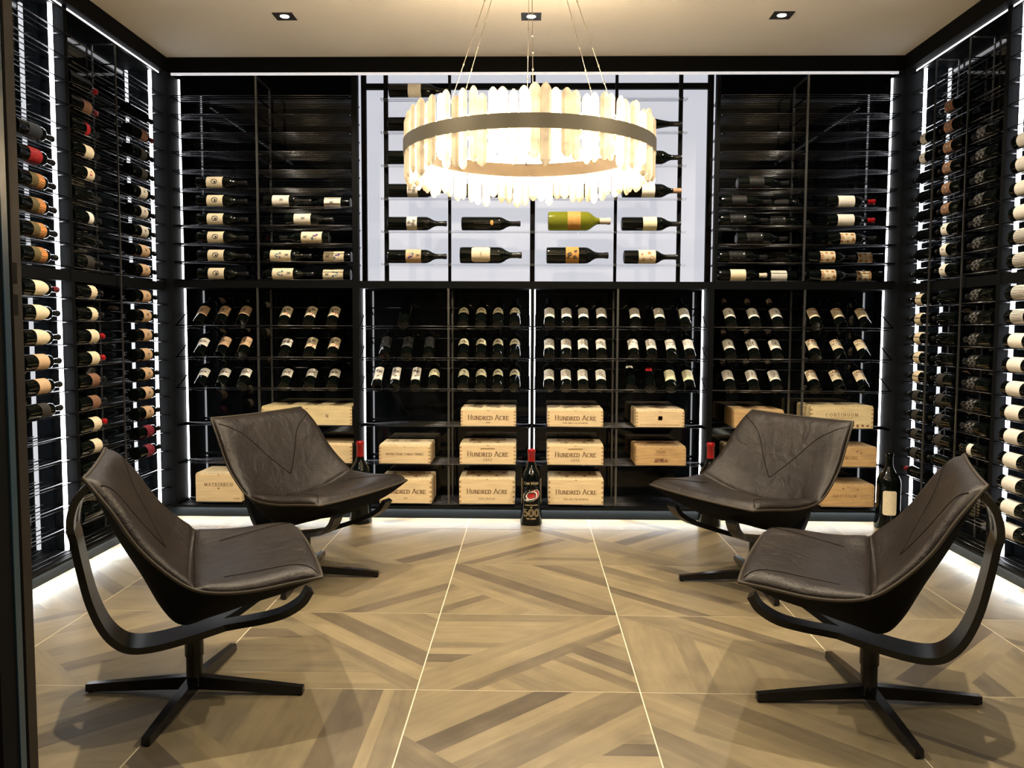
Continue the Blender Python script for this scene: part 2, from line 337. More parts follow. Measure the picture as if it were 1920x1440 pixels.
# ------------------------------------------------------------------ tiled floor: every tile its own printed slab
fl = struct('floor', (MXL, YF, -.05), (MXR, MYB, -.0009), M_GROUT, 'cream grouted floor of large printed plank tiles')
T = .75
def clip(poly, nx, ny, c):      # keep nx*x+ny*y >= c
    out = []
    for i, p in enumerate(poly):
        q = poly[(i+1) % len(poly)]; a = nx*p[0]+ny*p[1]-c; b = nx*q[0]+ny*q[1]-c
        if a >= 0: out.append(p)
        if (a >= 0) != (b >= 0): t = a/(a-b); out.append((p[0]+(q[0]-p[0])*t, p[1]+(q[1]-p[1])*t))
    return out
DESIGN = {  # main direction, cuts (nx,ny,c,direction) taken off first, special strips {direction: [(lo,hi,tone)]}
 (0,-4): (45, [(-.707,-.707,-.31,-45), (.707,-.707,.18,0)], {45: [(.157,.2475,.06), (-.06,.022,.36)], 0: [(.0,.19,.08),(.33,.40,.12)], -45: [(0,.35,.38)]}),
 (0,-3): (45, [(-.707,.707,.10,0), (.707,-.707,.14,-45)], {45: [(-.14,-.075,.30)], 0: [(.235,.31,.14),(.66,.75,.50)], -45: [(.62,.70,.12),(.52,.58,.40)]}),
 (0,-2): (-45, [(-.707,-.707,-.30,45)], {-45: [(.456,.548,.10), (.80,.895,.22)], 45: [(.2,.28,.45)]}),
 (0,-1): (45, [(.707,-.707,.19,0), (.707,.707,.78,-45)], {45: [(-.062,-.004,.16), (.2,.27,.34)], -45: [(.80,.88,.2)]}),
 (-1,-1): (45, [(-.707,-.707,-.34,-45)], {45: [(-.344,-.254,.10), (.1,.18,.36)], -45: []}),
 (1,-1): (45, [(-.707,-.707,-.40,-45)], {45: [(.163,.257,.08), (-.02,.04,.3)], -45: [(.22,.30,.34)]}),
 (1,-2): (-45, [(-.707,-.707,-.16,45)], {-45: [(.45,.53,.36), (.68,.76,.26), (.22,.29,.18)]}),
 (1,-3): (90, [(.707,.707,.53,-45)], {90: [(.13,.26,.36), (.42,.55,.42)], -45: [(.70,.78,.24),(.6,.66,.55)]}),
 (1,-4): (-45, [(.707,.707,.80,0)], {-45: [(.28,.37,.34), (.60,.69,.44)], 0: []}),
 (-1,-2): (45, [(-.707,.707,.12,-45)], {45: [(-.30,-.22,.30)], -45: [(.62,.70,.34)]}),
 (-1,-3): (-45, [(-.707,-.707,-.50,0)], {-45: [(.665,.76,.22), (.54,.58,.46)], 0: [(.46,.55,.20)]}),
 (-1,-4): (90, [(-.707,-.707,-.42,-45)], {90: [(-.64,-.50,.28)], -45: [(.18,.29,.14)]}),
}
def strips(poly, ang, spec, r, tones):
    d = (math.cos(R(ang)), math.sin(R(ang))); n = (-d[1], d[0]); ts = [n[0]*x+n[1]*y for x, y in poly]
    if ang == -45: n = (.707107, .707107); ts = [n[0]*x+n[1]*y for x, y in poly]
    lo, hi = min(ts), max(ts); cuts = []; t = lo - r.random()*.05
    sp = sorted(spec)
    while t < hi:
        nx = t + r.choice((.06, .075, .09, .09, .10)); tone = None
        for a, b, tn in sp:
            if a <= t + 1e-4 < b - 1e-4: nx = b; tone = tn
            elif t < a < nx: nx = a
        if tone is None:
            tone = r.choices((.86, .76, .66, .52, .30), (5, 4, 3, 2.5, .8 if not spec else .3))[0] + r.uniform(-.05, .05)
        cuts.append((t, nx, tone)); t = nx
    for a, b, tone in cuts:
        q = clip(clip(poly, n[0], n[1], a), -n[0], -n[1], -b)
        if len(q) > 2: tones.append((q, tone, d, n, r.random()*40))
def tile_mesh(i, j, x0, x1, y0, y1):
    r = random.Random(i*131 + j*17 + 5); g = .0021
    poly = [(x0+g,y0+g),(x1-g,y0+g),(x1-g,y1-g),(x0+g,y1-g)]; out = []
    if (i, j) in DESIGN: main, cuts, spec = DESIGN[(i, j)]
    else:
        main = r.choice((45, -45)); cuts = []; spec = {}
        s = 1 if main == 45 else -1
        if main == 45: cuts.append((r.choice((1,-1))*.707, 0, r.uniform(.1,.25), r.choice((0,90)))); cuts[0] = (cuts[0][0], -cuts[0][0], cuts[0][2], cuts[0][3]); cuts.append((-.707,-.707,-r.uniform(.2,.35),-45))
        else: cuts.append((-.707,-.707,-r.uniform(.25,.4), r.choice((0,90)))); cuts.append((.707,.707,r.uniform(.72,.85),45))
        spec = {main: [(.30,.39,r.uniform(.1,.3))] if main == -45 else [(-.1,-.01,r.uniform(.1,.3))]}
    rest = poly
    for nx, ny, c, dr in cuts:
        part = clip(rest, nx, ny, c); rest = clip(rest, -nx, -ny, -c)
        if len(part) > 2: strips(part, dr, spec.get(dr, []), r, out)
    if len(rest) > 2: strips(rest, main, spec.get(main, []), r, out)
    mb = MB(); mb.box((x0+g, y0+g, -.010), (x1-g, y1-g, -.0004))
    for q, tone, d, n, k in out: mb.add([(x, y, 0.) for x, y in q], [tuple(range(len(q)))])
    me = mb.mesh('tile', M_TILE); ca = me.color_attributes.new('tone', 'FLOAT_COLOR', 'CORNER'); uv = me.uv_layers.new(name='UVMap')
    for p in me.polygons:
        if p.index < 6: tone, d, n, k = .7, (1,0), (0,1), 0
        else: _, tone, d, n, k = out[p.index-6]
        for li in p.loop_indices:
            v = me.vertices[me.loops[li].vertex_index].co
            ca.data[li].color = (tone, tone, tone, 1); uv.data[li].uv = (d[0]*v.x + d[1]*v.y + k, n[0]*v.x + n[1]*v.y + k*.37)
    return me
for i in range(-3, 4):
    for j in range(-8, 1):
        ox, oy = -.3726 + i*T, 4.9847 + j*T
        x0, x1 = max(0, XL - ox), min(T, XR - ox); y0, y1 = 0, min(T, YB - oy)
        if x1 - x0 < .02 or y1 - y0 < .02: continue
        obj('tile', tile_mesh(i, j, x0, x1, y0, y1), fl, (ox, oy, 0))

# ------------------------------------------------------------------ doorway edge at the far left
dj = struct('door_1', (-1.06, 1.574, .0), (-.977, 1.602, ZC-.002), M_BRN, 'bronze door jamb at the left edge of the view')
boxobj('gap_seal', (-1.06, 1.566, 0), (-.981, 1.574, ZC-.002), M_BLACK, dj)
boxobj('door_edge', (-1.06, 1.548, 0), (-.978, 1.566, ZC-.002), M_BLUE, dj)
boxobj('door_stile', (-1.07, 1.50, 0), (-.981, 1.548, ZC-.002), M_BLACK, dj)
boxobj('glass_pane', (-1.80, 1.520, .02), (-1.07, 1.528, ZC-.002), M_PANE, dj)
boxobj('latch', (-.9775, 1.576, 1.235), (-.9765, 1.588, 1.275), M_BLACK, dj)
boxobj('latch', (-.9775, 1.576, 1.295), (-.9765, 1.588, 1.335), M_BLACK, dj)

# ------------------------------------------------------------------ wine racks
ZU = [1.511 + .1135*k for k in range(11)]          # upper shelf levels
ZLS = [1.357 - .1155*k for k in range(12)]         # lower levels on the side walls
def rod_mesh(l, r=.0028):
    mb = MB(); mb.tube([(0,0,0),(l,0,0)], r, 6); return mb.mesh('rod', M_ROD, True)
ROD = {}
def rod(parent, a, b, r=.0028, name='rod'):
    a, b = Vector(a), Vector(b); l = round((b-a).length, 4)
    if (l, r) not in ROD: ROD[(l, r)] = rod_mesh(l, r)
    o = obj(name, ROD[(l, r)], parent, a)
    o.rotation_euler = (0, 0, math.atan2(b.y-a.y, b.x-a.x)); return o
def bracket(parent, a, b): return boxobj('bracket', a, b, M_ROD, parent)
def led(parent, a, b, mt=M_LED): return boxobj('led_strip', a, b, mt, parent)
def post(parent, x, y, z0, z1, s=.006, mt=M_POST): return boxobj('upright', (x-s, y-s, z0), (x+s, y+s, z1), mt, parent)

def back_upper(name, label, x0, x1, xm, ledx):
    k = empty(name, ((x0+x1)/2, YB, 1.47)); tag(k, label, 'wine rack', 'rear racks with bottles on their sides'); off = k.location
    L = lambda p: Vector(p) - off
    for y in (5.27, 5.545): boxobj('upright', L((xm-.006, y-.006, 1.511)), L((xm+.006, y+.006, 2.765)), M_POST, k)
    boxobj('top_bar', L((xm-.005, 5.276, 2.750)), L((xm+.005, 5.539, 2.762)), M_POST, k)
    for z in ZU:
        s = rod(k, L((x0, 5.27, z-.003)), L((x1, 5.27, z-.003)), .0028, 'shelf')
        for q in (.006, xm-x0, x1-x0-.006): bracket(s, (q-.004, 0, -.011), (q+.004, .268, -.003))
        for dy in (.045, .09, .135, .18, .225, .27): rod(s, (0, dy, 0), (x1-x0, dy, 0))
    led(k, L((ledx[0], 5.389, 1.512)), L((ledx[1], 5.401, 2.776)))
    return k
def back_lower(name, label, x0, x1, posts, leds, backs=True, z0=.079, z1=1.458):
    k = empty(name, ((x0+x1)/2, YB, .078)); tag(k, label, 'wine rack', 'rear racks with tilted bottles and box shelves'); off = k.location
    L = lambda p: Vector(p) - off
    for xm in posts:
        for y in (5.27, 5.545): boxobj('upright', L((xm-.006, y-.006, z0)), L((xm+.006, y+.006, z1)), M_POST, k)
    w_ = x1-x0; ends = [.005, w_-.005] + [p-x0 for p in posts]
    for z in (1.221, 1.022, .826):
        s = rod(k, L((x0, 5.262, z)), L((x1, 5.262, z)), .0035, 'shelf')
        for q in ends:
            mb = MB(); mb.add([(q-.003,0,-.004),(q+.003,0,-.004),(q+.003,0,.004),(q-.003,0,.004),(q-.003,.235,.108),(q+.003,.235,.108),(q+.003,.235,.116),(q-.003,.235,.116)],
                   [(0,3,2,1),(4,5,6,7),(0,1,5,4),(1,2,6,5),(2,3,7,6),(3,0,4,7)])
            obj('bracket', mb.mesh('bracket', M_ROD), s)
        rod(s, (0, .0705, -.0165), (w_, .0705, -.0165)); rod(s, (0, .235, .1195), (w_, .235, .1195))
    for z in (.592, .349, .094):
        s = rod(k, L((x0, 5.262, z-.003)), L((x1, 5.262, z-.003)), .0028, 'shelf')
        for q in ends: bracket(s, (q-.004, 0, -.011), (q+.004, .28, -.003))
        for q in range(1, 8): rod(s, (0, .038*q, 0), (w_, .038*q, 0))
    for a, b in leds: led(k, L((a, 5.414, z0)), L((b, 5.426, z1)))
    return k
LW0, LW1, RW0, RW1 = -2.238, -1.112, 1.150, 2.260
back_upper('wine_rack', 'upper rear rack left of the backlit panel', LW0, LW1, -1.702, (LW0, LW0+.008))
back_upper('wine_rack', 'upper rear rack right of the backlit panel', 1.169, RW1, 1.697, (RW1-.008, RW1))
back_lower('wine_rack', 'lower rear rack at the left corner behind the left chair', LW0, LW1, [-1.712], [(LW0, LW0+.008)])
back_lower('wine_rack', 'lower rear rack under the backlit panel, left half', -1.072, .008, [-.508], [(-1.072, -1.064), (.000, .008)])
back_lower('wine_rack', 'lower rear rack under the backlit panel, right half', .030, 1.114, [.552], [(.030, .038), (1.106, 1.114)])
back_lower('wine_rack', 'lower rear rack at the right corner behind the right chair', RW0, RW1, [1.71], [(RW1-.008, RW1)])
def frame_post(label, x0, x1, u0, u1):
    k = tag(boxobj('rack_post', (x0+.001, 5.262, .0785), (x1-.001, MYB, 1.503), M_BLACK), label, 'post', 'black posts between rear racks')
    boxobj('upper_post', (u0, 5.2805, 1.503), (u1, 5.330, 2.857), M_BLACK, k)
frame_post('black full-height post left of the backlit panel', LW1, -1.072, LW1, -1.0755)
frame_post('black full-height post right of the backlit panel', 1.114, RW0, 1.146, 1.168)
tag(boxobj('rack_post', (.008, 5.262, .079), (.030, MYB, 1.458), M_BLACK), 'slim black post with LED strips below the backlit panel centre', 'post', 'black posts between rear racks')
for nm, a, b in (('left', LW0, LW1), ('centre', -1.072, 1.114), ('right', RW0, RW1)):
    o = boxobj('rack_beam', (a, 5.262, 1.458), (b, MYB, 1.503), M_BLACK)
    tag(o, {'left': 'black horizontal beam dividing the left rear racks', 'centre': 'black horizontal beam under the backlit panel', 'right': 'black horizontal beam dividing the right rear racks'}[nm], 'beam', 'black beams across the rear racks')
# thin metal rail along the soffit edge; caught LED light painted as emission
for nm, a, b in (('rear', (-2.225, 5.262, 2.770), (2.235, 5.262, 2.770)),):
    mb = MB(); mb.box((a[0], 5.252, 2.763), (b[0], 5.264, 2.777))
    tag(obj('hanging_rail', mb.mesh('hanging_rail', mat('rail_painted_glow', (.75,.75,.78), .3, emit=(.93,.95,1.), es=.55))), 'thin metal rail with painted-in LED glow along the rear soffit edge', 'rail')

# ------------------------------------------------------------------ backlit display in the middle of the rear wall
lb = empty('backlit_display', (XC, 5.5, 1.503)); tag(lb, 'white backlit wall panel with black uprights and clear shelves', 'light panel'); off = lb.location
L_ = lambda p: Vector(p) - off
boxobj('light_panel', L_((-1.135, 5.548, 1.5045)), L_((1.210, 5.568, 2.856)), M_PANEL, lb)
for a, b in ((-1.083, -1.052), (1.125, 1.160)): boxobj('frame_bar', L_((a, 5.44, 1.504)), L_((b, 5.47, 2.856)), M_BLACK, lb)
boxobj('frame_bar', L_((-1.052, 5.44, 2.729)), L_((1.125, 5.47, 2.764)), M_BLACK, lb)
for x, s in ((-.902, .013), (-.504, .009), (.016, .015), (.534, .009), (.930, .012)):
    boxobj('upright', L_((x-s, 5.305, 1.504)), L_((x+s, 5.325, 2.856)), M_BLACK, lb)
ZA = [1.612 + .2022*k for k in range(6)]
for z in ZA:
    mb = MB(); mb.box((-.923-off.x, 5.245-off.y, -.010), (.962-off.x, 5.303-off.y, 0.)); mb.box((-.923-off.x, 5.245-off.y, -.016), (.962-off.x, 5.251-off.y, -.010))
    obj('clear_shelf', mb.mesh('clear_shelf', M_ACRYL), lb, (0, 0, z-off.z))

# ------------------------------------------------------------------ side racks
def side_rack(label, side, y0, y1, hoops, ledy, group='side wall racks with bottles on their sides'):
    xf = XL if side < 0 else XR; sg = -1 if side < 0 else 1
    k = empty('wine_rack', (xf, (y0+y1)/2, .078)); tag(k, label, 'wine rack', group); off = k.location
    L = lambda p: Vector(p) - off
    def bx(nm, xa, ya, za, xb, yb, zb, mt):
        return boxobj(nm, L((min(xa,xb), ya, za)), L((max(xa,xb), yb, zb)), mt, k)
    for hy in hoops:
        bx('upright', xf-sg*.026, hy-.004, .085, xf-sg*.0185, hy+.004, 2.738, M_POST)
        bx('upright', xf+sg*.100, hy-.004, .085, xf+sg*.107, hy+.004, 2.738, M_POST)
        bx('top_bar', xf-sg*.026, hy-.004, 2.738, xf+sg*.107, hy+.004, 2.745, M_POST)
    for z in ZU + ZLS:
        s = rod(k, L((xf, y0, z-.003)), L((xf, y1, z-.003)), .0028, 'shelf')      # local +x runs along the wall, local -y*sg into it
        for hy in hoops + [y0+.006, y1-.006]: bracket(s, (hy-y0-.003, min(sg*.022, -sg*.105), -.009), (hy-y0+.003, max(sg*.022, -sg*.105), -.003))
        for dx in (.045, .09): rod(s, (0, -sg*dx, 0), (y1-y0, -sg*dx, 0))
    bx('beam', xf, y0, 1.437, xf+sg*.112, y1, 1.490, M_BLACK)
    for ly in ledy:
        bx('led_strip', xf+sg*.040, ly-.010, .083, xf+sg*.052, ly+.010, 1.437, M_LED)
        bx('led_strip', xf+sg*.040, ly-.010, 1.490, xf+sg*.052, ly+.010, 2.775, M_LED)
    return k
side_rack('left wall rack reaching to the rear corner', -1, 4.185, 5.222, [4.625], [5.196])
side_rack('left wall rack nearest the door jamb', -1, 3.05, 4.150, [3.70, 3.33], [4.125])
side_rack('right wall rack reaching to the rear corner', 1, 4.245, 5.222, [4.915, 4.548], [5.195])
side_rack('right wall rack at the right edge of view', 1, 3.15, 4.205, [3.82, 3.5], [4.18])
tag(boxobj('rack_post', (MXL+.001, 4.151, .079), (XL+.004, 4.184, ZS-.001), M_BLACK), 'black post between the two left wall racks', 'post')
tag(boxobj('rack_post', (XR-.004, 4.206, .079), (MXR-.001, 4.244, ZS-.001), M_BLACK), 'black post between the two right wall racks', 'post')
for sd, x in ((-1, XL), (1, XR)):
    sg = sd
    k = boxobj('linear_light', (min(x+sg*.002, x+sg*.012), 3.0, 2.762), (max(x+sg*.002, x+sg*.012), 5.224, 2.777), M_LINE)
    tag(k, ('left' if sd < 0 else 'right') + ' wall linear LED light along the soffit edge', 'LED light', 'linear lights along the side soffits')
    boxobj('rail', (min(x-sg*.010, x-sg*.002), 3.0, 2.752), (max(x-sg*.010, x-sg*.002), 5.224, 2.759), M_ROD, k)

# ------------------------------------------------------------------ bottles
def prof(H, Rb, neck=.0145, sh=.62, style='bdx'):
    if style == 'brg': return [(0,.012),(Rb*.75,.0),(Rb,.005),(Rb,.02),(Rb,H*.40),(Rb*.93,H*.48),(Rb*.72,H*.58),(neck*1.45,H*.70),(neck*1.05,H*.80),(neck,H*.94),(neck*1.12,H*.945),(neck*1.12,H*.985),(neck,H),(0,H)]
    return [(0,.012),(Rb*.78,.0),(Rb*.97,.003),(Rb,.018),(Rb,H*sh),(Rb*.96,H*(sh+.045)),(Rb*.80,H*(sh+.09)),(Rb*.55,H*(sh+.135)),(neck*1.12,H*(sh+.185)),(neck,H*(sh+.24)),(neck,H*.945),(neck*1.12,H*.95),(neck*1.12,H*.985),(neck,H),(0,H)]
KIND = {'bdx': (.300, .0375, .0145, .62, 'bdx'), 'tall': (.318, .0385, .0145, .62, 'bdx'), 'brg': (.298, .040, .0145, .5, 'brg'),
        'disp': (.366, .0425, .0150, .63, 'bdx'), 'dispb': (.366, .0425, .015, .5, 'brg'), 'mag': (.385, .0510, .0175, .62, 'bdx'), 'wide': (.386, .0590, .0190, .60, 'bdx'), 'short': (.335, .042, .0150, .56, 'bdx')}
BODY, FOILM, LABM = {}, {}, {}
def body_mesh(kind, mt=M_BOTTLE):
    key = (kind, mt.name)
    if key not in BODY:
        mb = MB(); mb.lathe(prof(*KIND[kind]), 20); BODY[key] = mb.mesh('glass', mt, True, 50)
    return BODY[key]
def foil_mesh(kind, col):
    if (kind, col) not in FOILM:
        H, Rb, nk, sh, st = KIND[kind]; z0 = H*.80 if col != 'cork' else H*.86; e = .0007
        mb = MB(); mb.lathe([(nk+e-.001, z0),(nk+e, z0),(nk+e, H*.944),(nk*1.12+e, H*.95),(nk*1.12+e, H*.986),(nk+e, H+e),(0, H+e)], 14)
        FOILM[(kind, col)] = mb.mesh('capsule', FOIL[col], True, 40)
    return FOILM[(kind, col)]
RAD = []
def wrap_on(pr, e):
    def rad(z):
        for (r0, z0), (r1, z1) in zip(pr[2:], pr[3:]):
            if z0 <= z <= z1: return r0 + (r1-r0)*(z-z0)/max(1e-6, z1-z0) + e
        return pr[5][0] + e
    return lambda x, z: (rad(z)*math.sin(x/rad(z)), -rad(z)*math.cos(x/rad(z)), z)
def wrap(r): return lambda x, z: (r*math.sin(x/r), -r*math.cos(x/r), z)
def blot(cx, cy, r, seed, n=9):
    q = random.Random(seed); return [(cx + r*q.uniform(.55,1.1)*math.cos(2*math.pi*i/n), cy + r*q.uniform(.55,1.1)*math.sin(2*math.pi*i/n)) for i in range(n)]
# style: shape, z0, z1 (fractions of H), half angle, paper, prints [(ink, polys(cx,cz,w,h))]
def P_R(x, z, w_, h): return [(M_INK, text_polys('R', .020, 0, z, thick=.2))]
def P_Rtop(x, z, w_, h): return [(M_INK, text_polys('R', .020, 0, z+h*.30, thick=.2)), (M_PURPLE, [blot(.0, z-h*.14, .017, 3), blot(.012, z-h*.26, .010, 4)]), (M_TEAL, [blot(-.012, z-h*.05, .009, 5)])]
def P_Rtop2(x, z, w_, h): return [(M_INK, text_polys('R', .020, 0, z+h*.30, thick=.2)), (M_TEAL, [blot(.004, z-h*.16, .017, 8), blot(-.012, z-h*.02, .010, 14)]), (M_PURPLE, [blot(.014, z-h*.02, .008, 9)])]
def P_Rphoto(x, z, w_, h): return [(M_INK, text_polys('R', .020, 0, z+h*.05, thick=.2)), (mat('sepia_ink', (.13,.09,.07), .8), [rect_poly(-.024, z+h*.15, .024, z+h*.46)])]
def P_emblem(x, z, w_, h): return [(mat('grey_ink', (.16,.15,.13), .8), [disc_poly(0, z, .015, .017)]), (M_INK, ring_polys(0, z, .017, .020, .0035)), (M_INK, [blot(.002, z+.004, .008, 2)])]
def P_dots(x, z, w_, h): return [(M_INK, [t for a, b in ((0,.012),(-.014,-.004),(.014,-.004),(-.008,-.019),(.008,-.019)) for t in star_tris(a, z+b, .0046)]), (M_INK, [rect_poly(-.019, z+h*.40, .019, z+h*.43)]), (M_INK, [rect_poly(-.016, z-h*.42, .016, z-h*.40)])]
def P_lines(x, z, w_, h): return [(M_INK, [rect_poly(-.018, z+h*.1, .018, z+h*.13), rect_poly(-.013, z-h*.04, .013, z-h*.02), rect_poly(-.016, z-h*.3, .016, z-h*.285)])]
def P_script(x, z, w_, h): return [(M_INK, squiggle([(-.016,z-.003),(-.011,z+.005),(-.008,z-.003),(-.004,z+.007),(-.002,z-.003),(.003,z+.006),(.006,z-.002),(.012,z+.002),(.020,z+.001)], .0012)), (M_GOLD, [rect_poly(-.02, z-h*.34, .02, z-h*.325)])]
def P_lab(x, z, w_, h): return [(mat('engraving_ink', (.17,.15,.14), .8), [blot(-.014, z+.002, .010, 21), blot(.004, z+.004, .012, 22), blot(.018, z, .008, 23)]), (M_INK, dashes(-.018, .018, z-.004, .006, 4))]
def P_arch(x, z, w_, h): return [(mat('engraving_ink', (.17,.15,.14), .8), [blot(0, z+.003, .010, 12), blot(-.012, z-.004, .008, 13), blot(.012, z-.004, .008, 16)]), (M_GOLD, [rect_poly(-.022, z-h*.36, .022, z-h*.30)])]
def P_bird(x, z, w_, h): return [(mat('engraving_ink', (.17,.15,.14), .8), [[(-.02, z+.008), (.004, z-.004), (.022, z-.008), (.010, z+.006), (-.004, z+.010)]]), (M_INK, [rect_poly(-.028, z-h*.40, .028, z-h*.22)])]
def P_ornate(x, z, w_, h): return [(M_BROWNINK, [blot(-.020, z+h*.30, .013, 31), blot(.016, z+h*.34, .014, 32), blot(-.024, z-h*.1, .010, 33), blot(.024, z-h*.02, .010, 34), blot(0, z-h*.40, .012, 35), blot(-.02, z-h*.42, .008, 36), blot(.022, z-h*.42, .010, 37)]), (M_GOLD, [blot(0, z, .007, 38)])]
def P_ornateT(x, z, w_, h): return [(M_BROWNINK, [blot(-.022, z+h*.34, .014, 41), blot(.0, z+h*.32, .013, 42), blot(.022, z+h*.34, .014, 43), blot(-.03, z+h*.04, .012, 44), blot(.03, z+h*.06, .012, 45)]), (M_WHITEINK, [blot(0, z+h*.08, .012, 46)])]
def P_check(x, z, w_, h): return [(mat('check_grey', (.10,.097,.09), .7), [rect_poly(-.03+.015*i, z-h*.45+h*.22*j, -.015+.015*i, z-h*.45+h*.22*(j+1)) for i in range(4) for j in range(4) if (i+j) % 2])]
def P_stripe(x, z, w_, h): return [(M_INK, [[(-.034+.008*i, z-h*.48), (-.031+.008*i, z-h*.48), (-.021+.006*i, z+h*.48), (-.0235+.006*i, z+h*.48)] for i in range(9)])]
def P_halfblack(x, z, w_, h): return [(M_INK, [rect_poly(-.002, z-h*.5, .003, z+h*.5), rect_poly(-.045, z-.003, .045, z+.003), rect_poly(.008, z+.006, .034, z+h*.42)])]
def P_fig(x, z, w_, h): return [(M_INK, [disc_poly(0, z+.008, .004), rect_poly(-.002, z-.012, .002, z+.006)])]
def P_red(x, z, w_, h): return [(M_REDINK, [blot(.004, z, .016, 51)])]
def P_gold(x, z, w_, h): return [(M_GOLD, [rect_poly(-.03, z+h*.36, .03, z+h*.42), rect_poly(-.03, z-h*.42, .03, z-h*.36), rect_poly(-.016, z-.004, .016, z+.004)])]
def P_poster(x, z, w_, h): return [(M_INK, [blot(-.018, z+h*.22, .014, 61), blot(.014, z+h*.18, .013, 62), blot(-.006, z-.004, .010, 63)]), (M_REDINK, [blot(.012, z-h*.34, .014, 64)]), (M_INK, text_polys('R', .018, -.004, z-.002, thick=.2))]
def P_stripered(x, z, w_, h): return [(M_REDINK, [rect_poly(-.04, z-.008, .04, z+.008)])]
def P_silver(x, z, w_, h): return [(mat('silver_ink', (.30,.28,.26), .35, metal=.6), [[(-.018, z+h*.4), (-.012, z+h*.42), (.020, z-h*.38), (.013, z-h*.42)], [(-.02, z-h*.1), (.016, z+h*.10), (.016, z+h*.05), (-.02, z-h*.16)]])]
def P_map(x, z, w_, h): return [(mat('engraving_ink', (.17,.15,.14), .8), [blot(-.012, z+h*.2, .013, 71), blot(.010, z+h*.1, .015, 72), blot(0, z-h*.25, .013, 73)])]
def P_orn2(x, z, w_, h): return [(M_INK, [blot(-.02, z+h*.25, .013, 81), blot(.02, z+h*.2, .014, 82), blot(0, z-h*.2, .017, 83), blot(.02, z-h*.3, .010, 84)]), (M_GOLD, [rect_poly(-.04, z-.002, .04, z+.003)])]
def P_blobs(x, z, w_, h): return [(M_BROWNINK, [blot(-.02, z+h*.12, .012, 91), blot(.012, z+h*.26, .015, 92), blot(.02, z-h*.2, .013, 93), blot(-.012, z-h*.3, .009, 94)])]
def P_none(x, z, w_, h): return []
STY = {  # name: (shape, z0, z1 in metres, half-angle, paper, prints)
 'emblem': ('rect', .072, .172, 78, 'cream', P_emblem), 'Rflower': ('rect', .045, .175, 82, 'cream', P_Rtop), 'Rteal': ('rect', .045, .175, 82, 'cream', P_Rtop2), 'Rphoto': ('rect', .060, .165, 82, 'greyc', P_Rphoto),
 'Rtan': ('rect', .075, .175, 80, 'tan', P_R), 'Rcream': ('rect', .080, .165, 80, 'greyc', P_R), 'Rtilt': ('rect', .072, .158, 70, 'tan', P_R),
 'cream': ('rect', .115, .195, 75, 'cream', P_lines), 'creamred': ('rect', .125, .195, 75, 'cream', P_red), 'plain': ('rect', .070, .165, 80, 'cream', P_none), 'plainw': ('rect', .065, .165, 82, 'white', P_lines), 'jag': ('jag', .125, .19, 70, 'cream', P_none),
 'tan': ('rect', .075, .18, 80, 'tan', P_lines), 'tanw': ('rect', .085, .175, 80, 'tan', P_none), 'shield': ('shield', .075, .185, 85, 'cream', P_lines), 'orange': ('rect', .135, .185, 75, 'orange', P_gold), 'olive': ('rect', .08, .185, 80, 'olive', P_gold),
 'red': ('rect', .075, .17, 85, 'red', P_gold), 'slate': ('rect', .075, .175, 85, 'slate', P_stripered), 'grey': ('rect', .10, .17, 75, 'grey', P_none), 'darkred': ('rect', .085, .175, 78, 'darkred', P_gold), 'redspot': ('rect', .13, .165, 60, 'red', P_none),
 'rust': ('rect', .11, .19, 75, 'rust', P_none), 'half': ('arch', .092, .148, 58, 'paleg', P_arch), 'bird': ('arch', .085, .148, 64, 'paleg', P_bird), 'dots': ('rect', .052, .150, 56, 'white', P_dots), 'creamtilt': ('rect', .052, .150, 62, 'paleg', P_lines),
 'whitetilt': ('rect', .060, .152, 66, 'white', P_fig), 'lab': ('rect', .072, .142, 64, 'white', P_lab), 'poster': ('rect', .055, .155, 66, 'cream', P_poster), 'tallw': ('rect', .040, .165, 46, 'white', P_map), 'goldtrace': ('rect', .06, .17, 60, 'black', P_gold),
 'ornateT': ('rect', .062, .155, 66, 'cream', P_ornateT), 'ornate': ('rect', .075, .165, 82, 'cream', P_ornate), 'silver': ('rect', .060, .16, 80, 'black', P_silver), 'darkx': ('rect', .07, .16, 75, 'black', P_stripered), 'check': ('rect', .115, .205, 80, 'black', P_check),
 'pattern': ('rect', .105, .195, 82, 'pinkish', P_ornate), 'half_blk': ('rect', .10, .175, 80, 'cream', P_halfblack), 'fig': ('rect', .120, .185, 80, 'white', P_fig), 'stripe': ('rect', .060, .165, 85, 'white', P_stripe), 'wide': ('rect', .050, .165, 85, 'white', P_lines), 'small': ('rect', .13, .175, 55, 'white', P_none),
 'smallcap': ('rect', .17, .19, 35, 'white', P_none), 'seal': ('disc', .135, .175, 38, 'red', P_none), 'script': ('round', .075, .19, 62, 'cream', P_script), 'dispmap': ('rect', .12, .185, 80, 'greyc', P_map), 'dispR': ('rect', .115, .21, 80, 'tan', P_Rtop), 'dispcream': ('rect', .13, .215, 82, 'paleg', P_none),
 'dispgold': ('rect', .12, .20, 80, 'gold', P_orn2), 'dispblob': ('rect', .09, .195, 80, 'cream', P_blobs), 'dispgreen': ('rect', .12, .20, 70, 'gold', P_gold), 'trace': ('disc', .18, .20, 22, 'gold', P_none), 'dispwhite': ('rect', .12, .20, 80, 'white', P_none), 'none': None}
